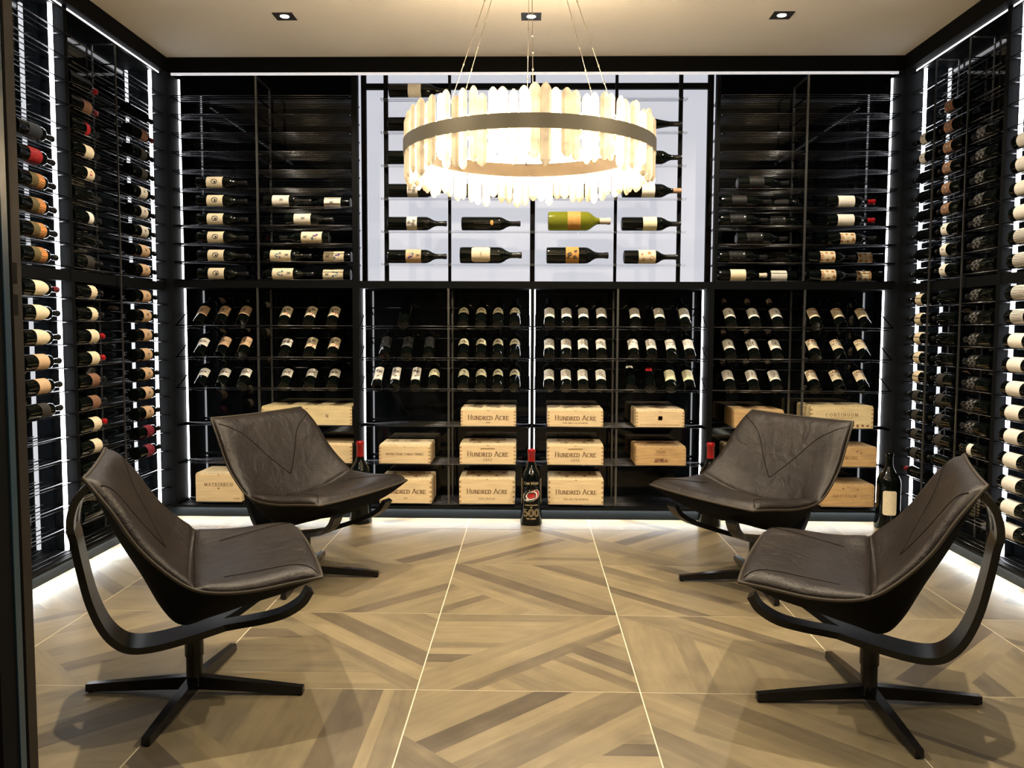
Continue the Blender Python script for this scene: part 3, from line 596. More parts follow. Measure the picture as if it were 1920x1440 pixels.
def label_meshes(kind, st):
    key = (kind, st)
    if key not in LABM:
        sh, z0, z1, ha, pp, pf = STY[st]; H, Rb = KIND[kind][:2]; r = Rb + .0007; N = 12; rows = []
        zc, hh = (z0+z1)/2, (z1-z0)/2; fn = wrap(r); a = R(ha)*r
        for i in range(N+1):
            u = -1 + 2*i/N; lo, hi = z0, z1
            if sh == 'arch': hi = z0 + (z1-z0)*(.35 + .65*math.sqrt(max(0, 1-u*u)))
            if sh == 'shield': hi = zc + hh*(1 - .9*abs(u)**1.6); lo = z0 + hh*.25*abs(u)
            if sh == 'disc': hi = zc + hh*math.sqrt(max(0, 1-u*u)); lo = zc - hh*math.sqrt(max(0, 1-u*u))
            if sh == 'round': c = max(0, abs(u)-.72)/.28; dz = hh*.26*(1-math.sqrt(max(0, 1-c*c))); hi -= dz; lo += dz
            if sh == 'jag': hi = z1 - .006*(i % 2); lo = z0 + .005*((i+1) % 2)
            rows.append([fn(u*a, lo), fn(u*a, hi)])
        mb = MB(); mb.grid([[rw[0] for rw in rows], [rw[1] for rw in rows]])
        LABM[key] = (mb.mesh('label', paper(pp), True), [flat_mesh('print', [q for q in pl], wrap(r+.0005), ink) for ink, pl in pf(0, zc, a, z1-z0)])
    return LABM[key]
def bottle(kind, st, foil, pos, axis, face, label, group, glass=M_BOTTLE, extra=()):
    a = Vector(axis).normalized(); f = Vector(face); f = (f - a*f.dot(a)).normalized()
    mx = Matrix(((-f).cross(a), -f, a)).transposed().to_4x4(); mx.translation = Vector(pos)
    o = empty('wine_bottle'); o.matrix_world = mx; tag(o, label, 'wine bottle', group)
    obj('glass', body_mesh(kind, glass), o)
    if foil: obj('capsule', foil_mesh(kind, foil), o)
    for s in ([st] if isinstance(st, str) else list(st)):
        if STY.get(s):
            lm, pr = label_meshes(kind, s); l = obj('label', lm, o)
            for p in pr: obj('print', p, l)
    return o
ORD = ['first', 'second', 'third', 'fourth', 'fifth', 'sixth', 'seventh', 'eighth', 'ninth', 'tenth', 'eleventh', 'twelfth']
DESC = {'emblem': 'cream round-emblem label', 'Rflower': 'cream label with violet flower', 'Rteal': 'cream label with teal flower', 'Rphoto': 'grey-cream label with sepia block', 'Rtan': 'tan one-letter label', 'Rcream': 'grey-cream one-letter label',
 'Rtilt': 'tan one-letter label', 'cream': 'small cream label', 'creamred': 'cream label with red blot', 'plain': 'plain cream label', 'plainw': 'white label', 'jag': 'jagged cream label', 'tan': 'tan label', 'tanw': 'plain tan label', 'shield': 'pointed cream shield label',
 'orange': 'orange and olive labels', 'olive': 'olive label', 'red': 'bright red label', 'slate': 'red-banded slate label', 'grey': 'dark grey label', 'darkred': 'dark red label', 'redspot': 'small red label', 'rust': 'rusty brown label', 'half': 'half-moon cream label', 'bird': 'half-moon bird label',
 'dots': 'white five-star label', 'creamtilt': 'pale cream label', 'whitetilt': 'plain white label', 'lab': 'short engraved white label', 'poster': 'colourful poster-like label', 'tallw': 'tall narrow white label', 'goldtrace': 'gold lettering on black', 'ornateT': 'brown-topped cream label',
 'ornate': 'cream label with brown blotches', 'silver': 'black label with silver slash', 'darkx': 'black label with red band', 'check': 'dark checkered label', 'pattern': 'pinkish patterned label', 'half_blk': 'cream and black split label', 'fig': 'white label with tiny figure', 'stripe': 'white label with black stripes',
 'wide': 'wide white label', 'small': 'small white label', 'smallcap': 'tiny white neck tag', 'seal': 'red seal', 'none': 'no visible label', 'script': 'rounded cream label', 'dispmap': 'engraved grey label', 'dispR': 'tan one-letter label', 'dispcream': 'plain cream label', 'dispgold': 'gold label with black figures',
 'dispblob': 'cream label with brown blots', 'dispgreen': 'gold label on green glass', 'trace': 'small gold seal', 'dispwhite': 'plain white label'}
def desc(st): return DESC[st if isinstance(st, str) else st[0]]

# --- bottles lying on the side walls: (style, foil) from the top row down
def side_col(side, y, rows_u, rows_l, where, kind='bdx', dirn=1, fo=0.):
    xf = (XL - .0225) if side < 0 else (XR + .0225); dx = 1 if side < 0 else -1
    items = [(ZU[k], s) for k, s in rows_u] + [(ZLS[k], s) for k, s in rows_l]
    for n, (z, (st, fl_)) in enumerate(items):
        half = 'upper' if n < len(rows_u) else 'lower'; i = n if half == 'upper' else n - len(rows_u); tot = len(rows_u) if half == 'upper' else len(rows_l)
        pos = 'topmost' if i == 0 else 'bottom' if i == tot-1 else ORD[i] + ' from top'
        kd = kind if not isinstance(st, str) or st != 'brg' else 'brg'
        bottle(kd, st, fl_, (xf, y, z + .0335), (0, dirn, 0), (dx, 0, .12 + .1*rng.uniform(-1, 1)),
               'bottle with %s, %s, %s %s' % (desc(st), pos, half, where), 'bottles on the ' + ('left' if side < 0 else 'right') + ' wall')
B = 'black'
side_col(-1, 3.748, [(5,('slate',B)),(4,('red',B)),(3,(('orange','olive'),B)),(2,(('orange','olive'),B)),(1,(('orange','olive'),B)),(0,(('orange','olive'),B))],
         [(0,('shield','wine')),(1,('shield',B)),(2,('shield',B)),(3,('tanw',B)),(4,('tanw',B)),(5,('grey',B))], 'left wall column by jamb', 'tall')
side_col(-1, 4.194, [(8,('none','red')),(7,('rust','wine')),(6,('redspot',B)),(5,('cream',B)),(4,('creamred',B)),(3,('none',B)),(2,('small',B)),(1,('none',B)),(0,('grey',B))],
         [(0,('jag',B)),(1,('jag',B)),(2,('cream','red')),(3,('cream','red')),(4,('rust',B)),(5,('rust',B)),(6,('cream','red')),(7,('cream',B)),(8,('none',B)),(9,('none',B)),(10,('none',B))], 'left wall middle column')
side_col(-1, 4.83, [(8,('none',B)),(7,('rust','wine')),(6,('grey',B)),(5,('grey',B)),(4,('Rcream',B)),(3,('Rcream',B)),(2,('Rcream',B)),(1,('Rtan',B)),(0,('Rtan',B))],
         [(k,('Rtan',B)) for k in range(7)] + [(7,('darkred',B)),(8,('darkred',B))], 'left wall column at corner', 'tall')
side_col(1, 4.922, [(7,('fig',B)),(6,('fig',B))] + [(k,('none',B)) for k in (5,4,3,2,1,0)], [(k,('half_blk',B)) for k in range(5)] + [(k,('grey',B)) for k in (5,6,7,8)] + [(9,('none','wine'))], 'right wall column at corner')
side_col(1, 4.628, [(k,('pattern',B)) for k in (8,7,6,5,4,3)] + [(k,('fig',B)) for k in (2,1,0)], [(k,('none',B)) for k in range(4)] + [(k,('grey',B)) for k in (4,5,6,7)] + [(8,('none',B))], 'right wall second column')
side_col(1, 4.268, [(k,('check',B)) for k in (6,5,4,3,2,1,0)], [(k,('check',B)) for k in range(7)] + [(7,('small',B)),(8,('none',B))], 'right wall third column')
side_col(1, 4.152, [(k,('wide',B)) for k in (5,4,3,2)] + [(k,('stripe',B)) for k in (1,0)], [(0,('stripe',B)),(1,('stripe',B))] + [(k,('wide',B)) for k in range(2,11)], 'right wall rightmost column', 'tall', -1)

# --- bottles lying along the upper rear racks
def lay(zlev, base, d, st, foil, label, kind='bdx', y=5.2925):
    bottle(kind, st, foil, (base, y, ZU[zlev] + .0335), (d, 0, 0), (0, -1, .12), label, 'bottles on their sides in the upper rear racks')
for i, k in enumerate((5,4,3,2,1,0)):
    lay(k, -2.092, 1, 'emblem', B, 'bottle with cream round-emblem label, %s in the left rear column' % ('topmost' if i == 0 else 'bottom' if i == 5 else ORD[i] + ' from top'), 'tall')
LL = 'upper left rear rack beside the panel'
lay(4, -1.669, 1, 'Rphoto', B, 'base-left bottle with sepia label, higher shelf of ' + LL); lay(4, -1.140, -1, 'Rphoto', B, 'neck-left bottle with sepia label, higher shelf of ' + LL, 'bdx', 5.3825)
lay(3, -1.535, 1, 'Rphoto', B, 'lone bottle with sepia label, second shelf of ' + LL); lay(2, -1.255, -1, 'Rflower', B, 'lone bottle with violet flower label in ' + LL, 'tall')
lay(1, -1.672, 1, 'Rteal', B, 'base-left flower-label bottle, shelf above the lowest in ' + LL); lay(1, -1.138, -1, 'Rflower', B, 'neck-left violet flower-label bottle, shelf above the lowest in ' + LL, 'bdx', 5.3825)
lay(0, -1.660, 1, 'Rteal', B, 'base-left teal flower-label bottle on the lowest shelf of ' + LL); lay(0, -1.143, -1, 'Rteal', B, 'neck-left teal flower-label bottle on the lowest shelf of ' + LL, 'bdx', 5.3825)
RL = 'upper right rear rack beside the panel'
lay(5, 1.280, 1, 'darkx', B, 'lone topmost black-label bottle in ' + RL, 'tall'); lay(4, 1.176, 1, 'darkx', B, 'base-left black-label bottle with red band, second shelf of ' + RL, 'tall', 5.2925); lay(4, 1.688, -1, 'darkx', B, 'neck-left dark dotted bottle overlapping necks, second shelf of ' + RL, 'bdx', 5.3825)
lay(3, 1.176, 1, 'silver', B, 'base-left silver-slash bottle, third shelf of ' + RL); lay(3, 1.665, -1, 'silver', B, 'neck-left silver-slash bottle, third shelf of ' + RL, 'bdx', 5.3825); lay(2, 1.281, 1, 'silver', B, 'lone silver-slash bottle, fourth shelf of ' + RL, 'tall')
lay(1, 1.176, 1, 'silver', B, 'base-left silver-slash bottle, fifth shelf of ' + RL); lay(1, 1.686, -1, 'silver', B, 'neck-left silver-slash bottle, fifth shelf of ' + RL, 'bdx', 5.3825); lay(0, 1.176, 1, 'plain', 'cream', 'base-left cream-label bottle, lowest shelf of ' + RL); lay(0, 1.686, -1, 'plainw', B, 'neck-left white-label bottle, lowest shelf of ' + RL, 'bdx', 5.3825)
RR = 'upper rear rack at the right corner'
lay(4, 1.832, 1, 'plainw', 'red', 'white-label bottle with red capsule, higher one in ' + RR); lay(3, 1.832, 1, 'plainw', 'red', 'white-label bottle with red capsule, lower one in ' + RR); lay(2, 1.842, 1, 'ornate', B, 'lone brown-blotched label bottle, third shelf of ' + RR)
lay(1, 1.722, 1, 'ornate', B, 'base-left brown-blotched label bottle, fourth shelf of ' + RR); lay(1, 2.225, -1, 'ornate', B, 'neck-left brown-blotched label bottle, fourth shelf of ' + RR, 'bdx', 5.3825); lay(0, 1.730, 1, 'ornate', B, 'base-left brown-blotched label bottle, lowest shelf of ' + RR); lay(0, 2.222, -1, 'ornate', B, 'neck-left brown-blotched label bottle, lowest shelf of ' + RR, 'bdx', 5.3825)

# --- display bottles in front of the backlit panel
def disp(lev, x, kind, st, foil, label, glass=M_BOTTLE):
    bottle(kind, st, foil, (x, 5.255, ZA[lev] + KIND[kind][1] + .0006), (1, 0, 0), (0, -1, .05), label, 'bottles on the clear shelves', glass)
disp(5, -.871, 'disp', 'dispwhite', B, 'white-label bottle on the top clear shelf at left')
disp(4, -.879, 'disp', 'none', B, 'dark bottle at left on the second clear shelf from top'); disp(4, .560, 'dispb', 'none', B, 'sloping-shoulder bottle at right on the second clear shelf from top')
disp(3, -.880, 'disp', 'none', B, 'dark bottle at left on the third clear shelf from top'); disp(3, .565, 'disp', 'none', B, 'dark bottle at right on the third clear shelf from top')
disp(2, -.878, 'disp', 'dispmap', B, 'engraved-label bottle at left, clear shelf just under the chandelier'); disp(2, -.425, 'disp', 'none', B, 'second bottle from left, clear shelf just under the chandelier'); disp(2, .130, 'disp', 'none', B, 'third bottle from left, clear shelf just under the chandelier'); disp(2, .565, 'disp', 'dispwhite', 'cork', 'white-label bottle with cork-coloured capsule, right end under the chandelier')
disp(1, -.883, 'disp', 'dispmap', B, 'bottle with engraved grey label, second clear shelf from bottom'); disp(1, -.425, 'disp', 'trace', B, 'dark bottle with small gold seal, second clear shelf from bottom'); disp(1, .111, 'wide', 'dispgreen', 'cream', 'wide yellow-green glass bottle on a clear shelf', M_GREEN); disp(1, .565, 'disp', 'dispcream', B, 'bottle with plain cream label, second clear shelf from bottom')
disp(0, -.884, 'disp', 'dispR', B, 'bottle with tan letter label on the lowest clear shelf'); disp(0, -.435, 'mag', 'script', B, 'big bottle with rounded cream label on the lowest clear shelf'); disp(0, .102, 'mag', 'dispgold', B, 'big bottle with gold figured label on the lowest clear shelf'); disp(0, .581, 'short', 'dispblob', B, 'bottle with brown-blotted cream label on the lowest clear shelf')

# --- tilted bottles in the lower rear racks
TA = R(35); ZT = (1.221, 1.022, .826); RN = ('top', 'middle', 'bottom')
def tilt(row, xs, sts, where, kind='bdx', foil=B):
    for i, x in enumerate(xs):
        st = sts[i] if isinstance(sts, (list, tuple)) else sts; fo = foil
        if isinstance(st, tuple): st, fo = st
        bottle(kind, st, fo, (x, 5.293, ZT[row] + .006), (0, math.cos(TA), math.sin(TA)), (0, -math.sin(TA), math.cos(TA)),
               'tilted bottle, %s, %s row, %s from left, %s' % (desc(st), RN[row], ORD[i], where), 'tilted bottles in the lower rear racks')
W1 = 'left corner bay'; XA = (-2.104, -1.968, -1.831)
tilt(0, XA, 'Rtilt', W1); tilt(1, XA, ['lab','Rtilt','Rtilt'], W1); tilt(2, XA, 'lab', W1)
W2 = 'bay beside left post'; XA = (-1.562, -1.402, -1.253)
tilt(0, XA, 'poster', W2); tilt(1, XA, ['lab','poster','poster'], W2); tilt(2, XA, 'lab', W2)
W3 = 'first centre bay'
tilt(0, (-.798,), 'none', W3); tilt(1, (-.921,-.779,-.640), 'goldtrace', W3); tilt(2, (-.967,-.855,-.725,-.610), ['tallw','tallw','tallw','bird'], W3)
W4 = 'second centre bay'; XA = (-.420,-.308,-.200,-.092)
tilt(0, XA, 'half', W4); tilt(1, XA, 'half', W4); tilt(2, XA, ['bird','bird','half','half'], W4)
W5 = 'third centre bay'; XA = (.127,.235,.342,.457)
for r_ in range(3): tilt(r_, XA, 'dots', W5)
W6 = 'fourth centre bay'
tilt(0, (.669,.823,.983), 'dots', W6); tilt(1, (.661,.775,.899,1.013), 'dots', W6); tilt(2, (.647,.768,.899,1.013), ['smallcap','seal','creamtilt','creamtilt'], W6)
W7 = 'bay beside right post'; XA = (1.269,1.419,1.562)
for r_ in range(3): tilt(r_, XA, 'whitetilt', W7, 'bdx', 'cream')
W8 = 'right corner bay'; XA = (1.801,1.954,2.106)
for r_ in range(3): tilt(r_, XA, 'ornateT', W8)

# ------------------------------------------------------------------ big bottles standing on the floor
def big_bottle(loc, H, Rb, label, capsule=None, bell=0.):
    o = empty('large_bottle', loc); tag(o, label, 'wine bottle', 'large bottles standing on the floor')
    nk = .0205; zc = H*.60
    pr = [(0,.02),(Rb*.86,.0),(Rb*(1+bell),.006),(Rb*(1+bell),.03),(Rb*(1+bell*.25),.085),(Rb,.13),(Rb,zc),(Rb*.95,zc+.022),(Rb*.80,zc+.045),(Rb*.55,zc+.068),(nk*1.25,zc+.095),(nk,zc+.12),(nk,H-.022),(nk*1.15,H-.020),(nk*1.15,H-.005),(nk,H),(0,H)]
    mb = MB(); mb.lathe(pr, 40); obj('glass', mb.mesh('glass', M_BOTTLE, True, 50), o)
    global RAD; RAD = pr
    if capsule:
        mb = MB(); z0 = H-.098; e = .0012
        mb.lathe([(nk+e, z0),(nk+e+.001, z0-.002),(nk+e, H-.024),(nk*1.15+e, H-.020),(nk*1.15+e, H-.004),(nk+e, H+e),(0, H+e)], 28)
        obj('wax_capsule', mb.mesh('wax_capsule', FOIL[capsule], True, 45), o)
    return o, wrap_on(pr, .0009)
def printing(o, fn, spec):
    for nm, ink, pl in spec: obj(nm, flat_mesh(nm, pl, fn, ink), o)
ob, fn = big_bottle((.017, 5.138, .0005), .466, .062, 'black bottle with red wax top, oval emblem and 500 lettering', 'red', .10)
def etched(o, fn, r):
    pr0 = RAD; fr = lambda k: wrap_on(pr0, .0009 + k*.0006)
    printing(o, fn, [('lettering', M_GOLD, text_polys('CAM WARD', .0125, 0, .262, sp=.12, capscale=1.3, thick=.16))])
    zc = .188
    printing(o, fr(0), [('emblem', M_WHITEINK, [disc_poly(0, zc, .058, .035, 28, 18)])])
    printing(o, fr(1), [('emblem', M_INK, [disc_poly(-.001, zc, .0535, .0312, 28, 18)])])
    printing(o, fr(2), [('emblem', M_REDINK, [[p for p in disc_poly(.0, zc, .0530, .0308, 40, 18) if p[0] > .016 - .35*(p[1]-zc)]])])
    printing(o, fr(3), [('emblem', M_WHITEINK, [disc_poly(.002, zc, .039, .0265, 26, 18), [(-.050, zc-.032), (-.020, zc-.031), (.020, zc-.018), (-.018, zc-.018)], [(.046, zc+.036), (.020, zc+.034), (-.018, zc+.020), (.014, zc+.020)]])])
    printing(o, fr(4), [('emblem', M_INK, [disc_poly(.002, zc, .029, .0185, 24, 14)])])
    printing(o, fr(5), [('emblem', M_REDINK, [disc_poly(0, zc-.001, .025, .015, 24, 14)])])
    printing(o, fn, [('lettering', M_GOLD, text_polys('CONGRATULATIONS', .0065, 0, .128, thick=.2)), ('lettering', M_GOLD, text_polys('ON', .0065, 0, .114, thick=.2)), ('lettering', M_GOLD, text_polys('NHL GAMES', .0075, 0, .045, thick=.2))])
    ring = []
    for q in (text_polys('500', .042, 0, .080, sp=.16, thick=.24, serif=False, wide=1.05),): ring += q
    inner = text_polys('500', .042, 0, .080, sp=.16, thick=.13, serif=False, wide=1.05)
    printing(o, fn, [('lettering', M_GOLD, ring)]); printing(o, fr(1), [('lettering', M_BOTTLE, inner)])
etched(ob, fn, .062)
big_bottle((-1.045, 5.135, .0005), .508, .066, 'black bottle with red wax top behind the left rear chair', 'red', .06)
big_bottle((1.118, 5.140, .0005), .512, .066, 'black bottle with red wax top behind the right rear chair', 'red', .06)
ob, fn = big_bottle((2.205, 5.125, .0005), .462, .070, 'large black bottle with rounded cream label in the right corner', None, .12)
mb = MB(); N = 12; z0, z1, hw = .088, .236, .041; rows = []
for i in range(N+1):
    u = -1 + 2*i/N; c = max(0, abs(u)-.72)/.28; dz = .010*(1-math.sqrt(max(0, 1-c*c))); rows.append([fn(u*hw-.020, z0+dz), fn(u*hw-.020, z1-dz)])
mb.grid([[r_[0] for r_ in rows], [r_[1] for r_ in rows]]); lab = obj('label', mb.mesh('label', paper('cream'), True), ob)
sig = [(-.004,-.030),(.001,-.024),(-.006,-.020),(.002,-.014),(-.005,-.008),(.001,0),(-.004,.008),(.002,.014),(-.006,.02),(.004,.032)]
pl = []
for a, b in zip(sig, sig[1:]): pl.append([(a[0]-.020-.0009, a[1]+.155), (a[0]-.020+.0009, a[1]+.155), (b[0]-.020+.0009, b[1]+.155), (b[0]-.020-.0009, b[1]+.155)])
obj('signature', flat_mesh('signature', pl, wrap(.070+.0016), M_INK), lab)

# ------------------------------------------------------------------ wooden wine cases
def case(x0, x1, z, h, label, lines=(), wood=0, depth=.275, y=5.268, slot=False, stars=0, joints=True, deco=None, lidmark=None):
    w_ = x1-x0; o = empty('wooden_wine_case', ((x0+x1)/2, y, z)); tag(o, label, 'wine case', 'wooden wine cases on the rear shelves')
    W = M_WOODS[wood]; t = .011; a = w_/2; hb = h - .010
    mb = MB()
    if slot:
        sw, s0, s1 = .046, hb*.70, hb*.70+.0185; dx = slot if isinstance(slot, float) else 0.
        mb.box((-a,0,0),(a,t,s0)); mb.box((-a,0,s1),(a,t,hb)); mb.box((-a,0,s0),(dx-sw,t,s1)); mb.box((dx+sw,0,s0),(a,t,s1))
        for e in (-1, 1):      # rounded slot ends
            c = dx + e*sw; m_ = (s0+s1)/2; rr = (s1-s0)/2
            for sgn in (-1, 1):
                pts = [(c - e*rr*(1-math.sin(q*math.pi/12)), m_ + sgn*rr*math.cos(q*math.pi/12)) for q in range(7)]
                pts = [(c - e*rr*(1-math.cos(q*math.pi/12)), m_ + sgn*rr*math.sin(q*math.pi/12)) for q in range(7)] + [(c, m_+sgn*rr)]
                mb.add([(px, .0002, pz) for px, pz in pts], [tuple(range(len(pts)))])
        mb.box((dx-sw-.002, .007, s0-.002), (dx+sw+.002, t-.0005, s1+.002))
    else: mb.box((-a,0,0),(a,t,hb))
    obj('front_panel', mb.mesh('front_panel', W), o)
    boxobj('side_panel', (-a+.0004, t, 0), (-a+t, depth-t, hb), W, o); boxobj('side_panel', (a-t, t, 0), (a-.0004, depth-t, hb), W, o)
    boxobj('back_panel', (-a, depth-t, 0), (a, depth, hb), W, o); boxobj('bottom_panel', (-a+t, t, 0), (a-t, depth-t, .006), W, o)
    lid = boxobj('lid', (-a+.003, .004, hb), (a-.003, depth-.002, h), M_WOODLID[wood], o)
    if joints:
        n = 5; mb = MB(); st = hb/(2*n)
        for i in range(n):
            zz = st*(2*i+.4)
            for s in (-1, 1): mb.box((min(s*a, s*(a-.0125)), -.0004, zz), (max(s*a, s*(a-.0125)), .0008, zz+st)); mb.box((s*a-.0004, .0, zz), (s*a+.0004, .011, zz+st))
        obj('finger_joints', mb.mesh('finger_joints', M_JOINT), o)
    ff = lambda px, pz: (px, -.0006, pz)
    for (txt, hh, cz, kw) in lines:
        obj('lettering', flat_mesh('lettering', text_polys(txt, hh, kw.pop('cx', 0.), cz*h, **kw), ff, M_BURN), o)
    if deco:
        obj('crest', flat_mesh('crest', deco, ff, mat('brown_brand', (.30, .15, .07), .8)), o)
    if stars:
        pts = [(-.1,.19),(.0,.22),(.1,.19),(-.055,.07),(.06,.075)]
        for px, py in pts: obj('star', flat_mesh('star', star_tris(px*w_/.35, py, .020, 1.6), lambda X_, Y_: (X_, Y_, h+.0006), M_BURN), lid)
    if lidmark:
        obj('marking', flat_mesh('marking', lidmark, lambda X_, Y_: (X_, Y_, h+.0006), M_BURN), lid)
    boxobj('latch', (-.008, -.0006, hb-.003), (.008, .0, hb-.0005), M_BURN, o)
    return o
HA = lambda sub, z1=.46, z2=.20, sh=.0085, kw=None: [('HUNDRED ACRE', .0235, z1, dict(capscale=1.28, sp=.17, thick=.19)), (sub, sh, z2, dict(sp=.3, thick=.16) if kw is None else kw)]
ZB = (.5925, .3495, .0945)
case(-1.700, -1.122, ZB[0], .118, 'extra-wide pale pine case behind the left rear chair', [('M', .018, .5, dict(cx=.13))], 2)
case(-.431, -.084, ZB[0], .112, 'star-lidded pine case on the top box shelf, left of the centre post', HA('ARK'), stars=1)
case(.118, .468, ZB[0], .112, 'star-lidded pine case on the top box shelf, right of the centre post', HA('FEW AND FAR BETWEEN'), stars=1)
shield = [blot(0, .056, .017, 101, 14), rect_poly(-.014,.044,.014,.070)]
case(.674, .978, ZB[0], .110, 'pine case with small brown crest on the top box shelf', [], deco=shield + dashes(-.125, .125, .014, .0045, 7), lidmark=[blot(0, .18, .05, 5), blot(.05, .17, .03, 6)])
case(1.290, 1.600, ZB[0], .112, 'pine case showing its left side behind the right rear chair', [], 1, joints=False)
case(1.766, 2.156, ZB[0], .140, 'long pale case with spaced lettering on the right corner top box shelf', [('CONTINUUM', .020, .60, dict(sp=.4))], 2, deco=dashes(-.075, .075, .064, .005, 8) + dashes(.04, .072, .045, .006, 9) + [blot(-.14+.03*i, .016, .012, 200+i) for i in range(11)])
case(-1.415, -1.122, ZB[1], .125, 'pine case half hidden behind the left rear chair, middle box shelf', [], 0)
case(-.951, -.626, ZB[1], .120, 'pine case with one small line of lettering and scribbled lid', [('NOTRE DAME FAMILY WINES', .0125, .50, dict(sp=.14, capscale=1.15, thick=.17))], 0, lidmark=squiggle([(-.10,.15),(-.09,.23),(-.07,.21),(-.085,.19),(-.06,.15),(-.045,.19),(-.035,.16),(-.02,.20),(-.01,.15),(.005,.20),(.02,.16),(.04,.19),(.06,.18)], .004))
case(-.438, -.083, ZB[1], .130, 'hand-slotted pine case lettered 2012, left of the emblem bottle', HA('2012', .47, .22, .0175, dict(sp=.28)), slot=True, stars=1)
case(.118, .472, ZB[1], .130, 'hand-slotted pine case lettered 2015, right of the emblem bottle', HA('2015', .47, .22, .0175, dict(sp=.28)), slot=True, stars=1)
case(.677, .992, ZB[1], .120, 'brown oak case with dark emblem on the middle box shelf', [('OVID', .017, .70, dict(cx=0., sp=.14, capscale=1.2))], 1, deco=dashes(-.04, .04, .064, .004, 11) + [blot(-.03, .032, .014, 301), blot(-.008, .036, .015, 302), blot(.014, .034, .015, 303), blot(.034, .030, .012, 304), rect_poly(-.045,.020,.047,.025)], lidmark=[blot(-.05+.035*i, .15+.02*(i % 3), .03, 310+i) for i in range(5)])
case(1.262, 1.560, ZB[1], .122, 'pine case almost hidden behind the right rear chair', [], 0)
case(1.880, 2.184, ZB[1], .125, 'brown case with faint lettering on the right middle box shelf', [('MORE', .019, .45, dict(cx=-.005, sp=.3))], 1, joints=False, deco=[blot(.03, .095, .008, 401), blot(.055, .088, .006, 402)])
case(-2.131, -1.836, ZB[2], .184, 'tall pine case with tiny star at the left corner', [('MATRIARCH', .0205, .60, dict(sp=.3))], 0, joints=False, deco=star_tris(0, .086, .009) + dashes(.098, .132, .020, .008, 12))
case(-.950, -.618, ZB[2], .160, 'star-lidded pine case on the bottom shelf, partly behind the left rear chair', HA('ARK'), slot=False, stars=1)
case(-.441, -.088, ZB[2], .168, 'star-lidded pine case on the bottom shelf, just left of emblem bottle', HA('KAYLI MORGAN'), stars=1)
case(.126, .475, ZB[2], .168, 'star-lidded pine case on the bottom shelf, just right of emblem bottle', HA('FEW AND FAR BETWEEN'), stars=1)
case(1.850, 2.178, ZB[2], .140, 'brown case on the right bottom shelf beside the large bottle', [('ARYCEOUR', .018, .48, dict(cx=-.02, sp=.32))], 1, deco=[blot(-.03, .115, .008, 501), blot(.06, .11, .007, 502)])

# ------------------------------------------------------------------ swivel lounge chairs (built once, then copied)
CEN = catmull([(0,.385,.445),(0,.28,.437),(0,.15,.412),(0,.05,.395),(0,-.025,.392),(0,-.09,.455),(0,-.155,.56),(0,-.220,.672),(0,-.274,.786)], 48)
EDG = catmull([(.338,.372,.460),(.357,.29,.458),(.374,.17,.450),(.378,.07,.455),(.375,-.005,.476),(.366,-.067,.522),(.354,-.135,.597),(.336,-.200,.700),(.312,-.268,.790)], 48)
def smooth(a, b, t): t = max(0., min(1., (t-a)/(b-a))); return t*t*(3-2*t)
EDG = [Vector((e.x, e.y - .010*smooth(.45,.62,i/48), e.z - .011*(1-smooth(.45,.62,i/48)))) for i, e in enumerate(EDG)]
HUL = catmull([(0,.36,.385),(0,.27,.340),(0,.16,.312),(0,.05,.280),(0,-.035,.260),(0,-.09,.315),(0,-.150,.440),(0,-.215,.565),(0,-.283,.745)], 48)
NU = 24
def top_pt(i, u, pad=True):
    c, e = CEN[i], EDG[i]; v = i/48; a = abs(u)**2.3
    p = Vector((e.x*u, c.y + (e.y-c.y)*a, c.z + (e.z-c.z)*a))
    if pad:
        t0, t1 = CEN[max(i-1,0)], CEN[min(i+1,48)]; tg = (t1-t0).normalized(); n = Vector((0, tg.z, -tg.y)); n = n if n.z > 0 or n.y > 0 else -n
        k = math.sqrt(max(0, 1-abs(u)**9))*math.sqrt(max(0, 1-abs(2*v-1)**13)); p.x += .012*u*abs(u)**6*k; k *= 1 - .45*math.exp(-((v-.475)/.022)**2) - .16*math.exp(-((v-.475)/.07)**2); p += n*(.046*k*(.72+.28*abs(u)**4) + .0018*math.sin(u*9+v*31)*k*max(0, 1-abs(v-.40)*5))
    return p
def hull_pt(i, u):
    c, e = HUL[i], EDG[i]; a = abs(u)**2.6; x = e.x*u*(.86 + .13*abs(u)**3)
    return Vector((x, c.y + (e.y-c.y)*a, c.z + (e.z-.006-c.z)*a))
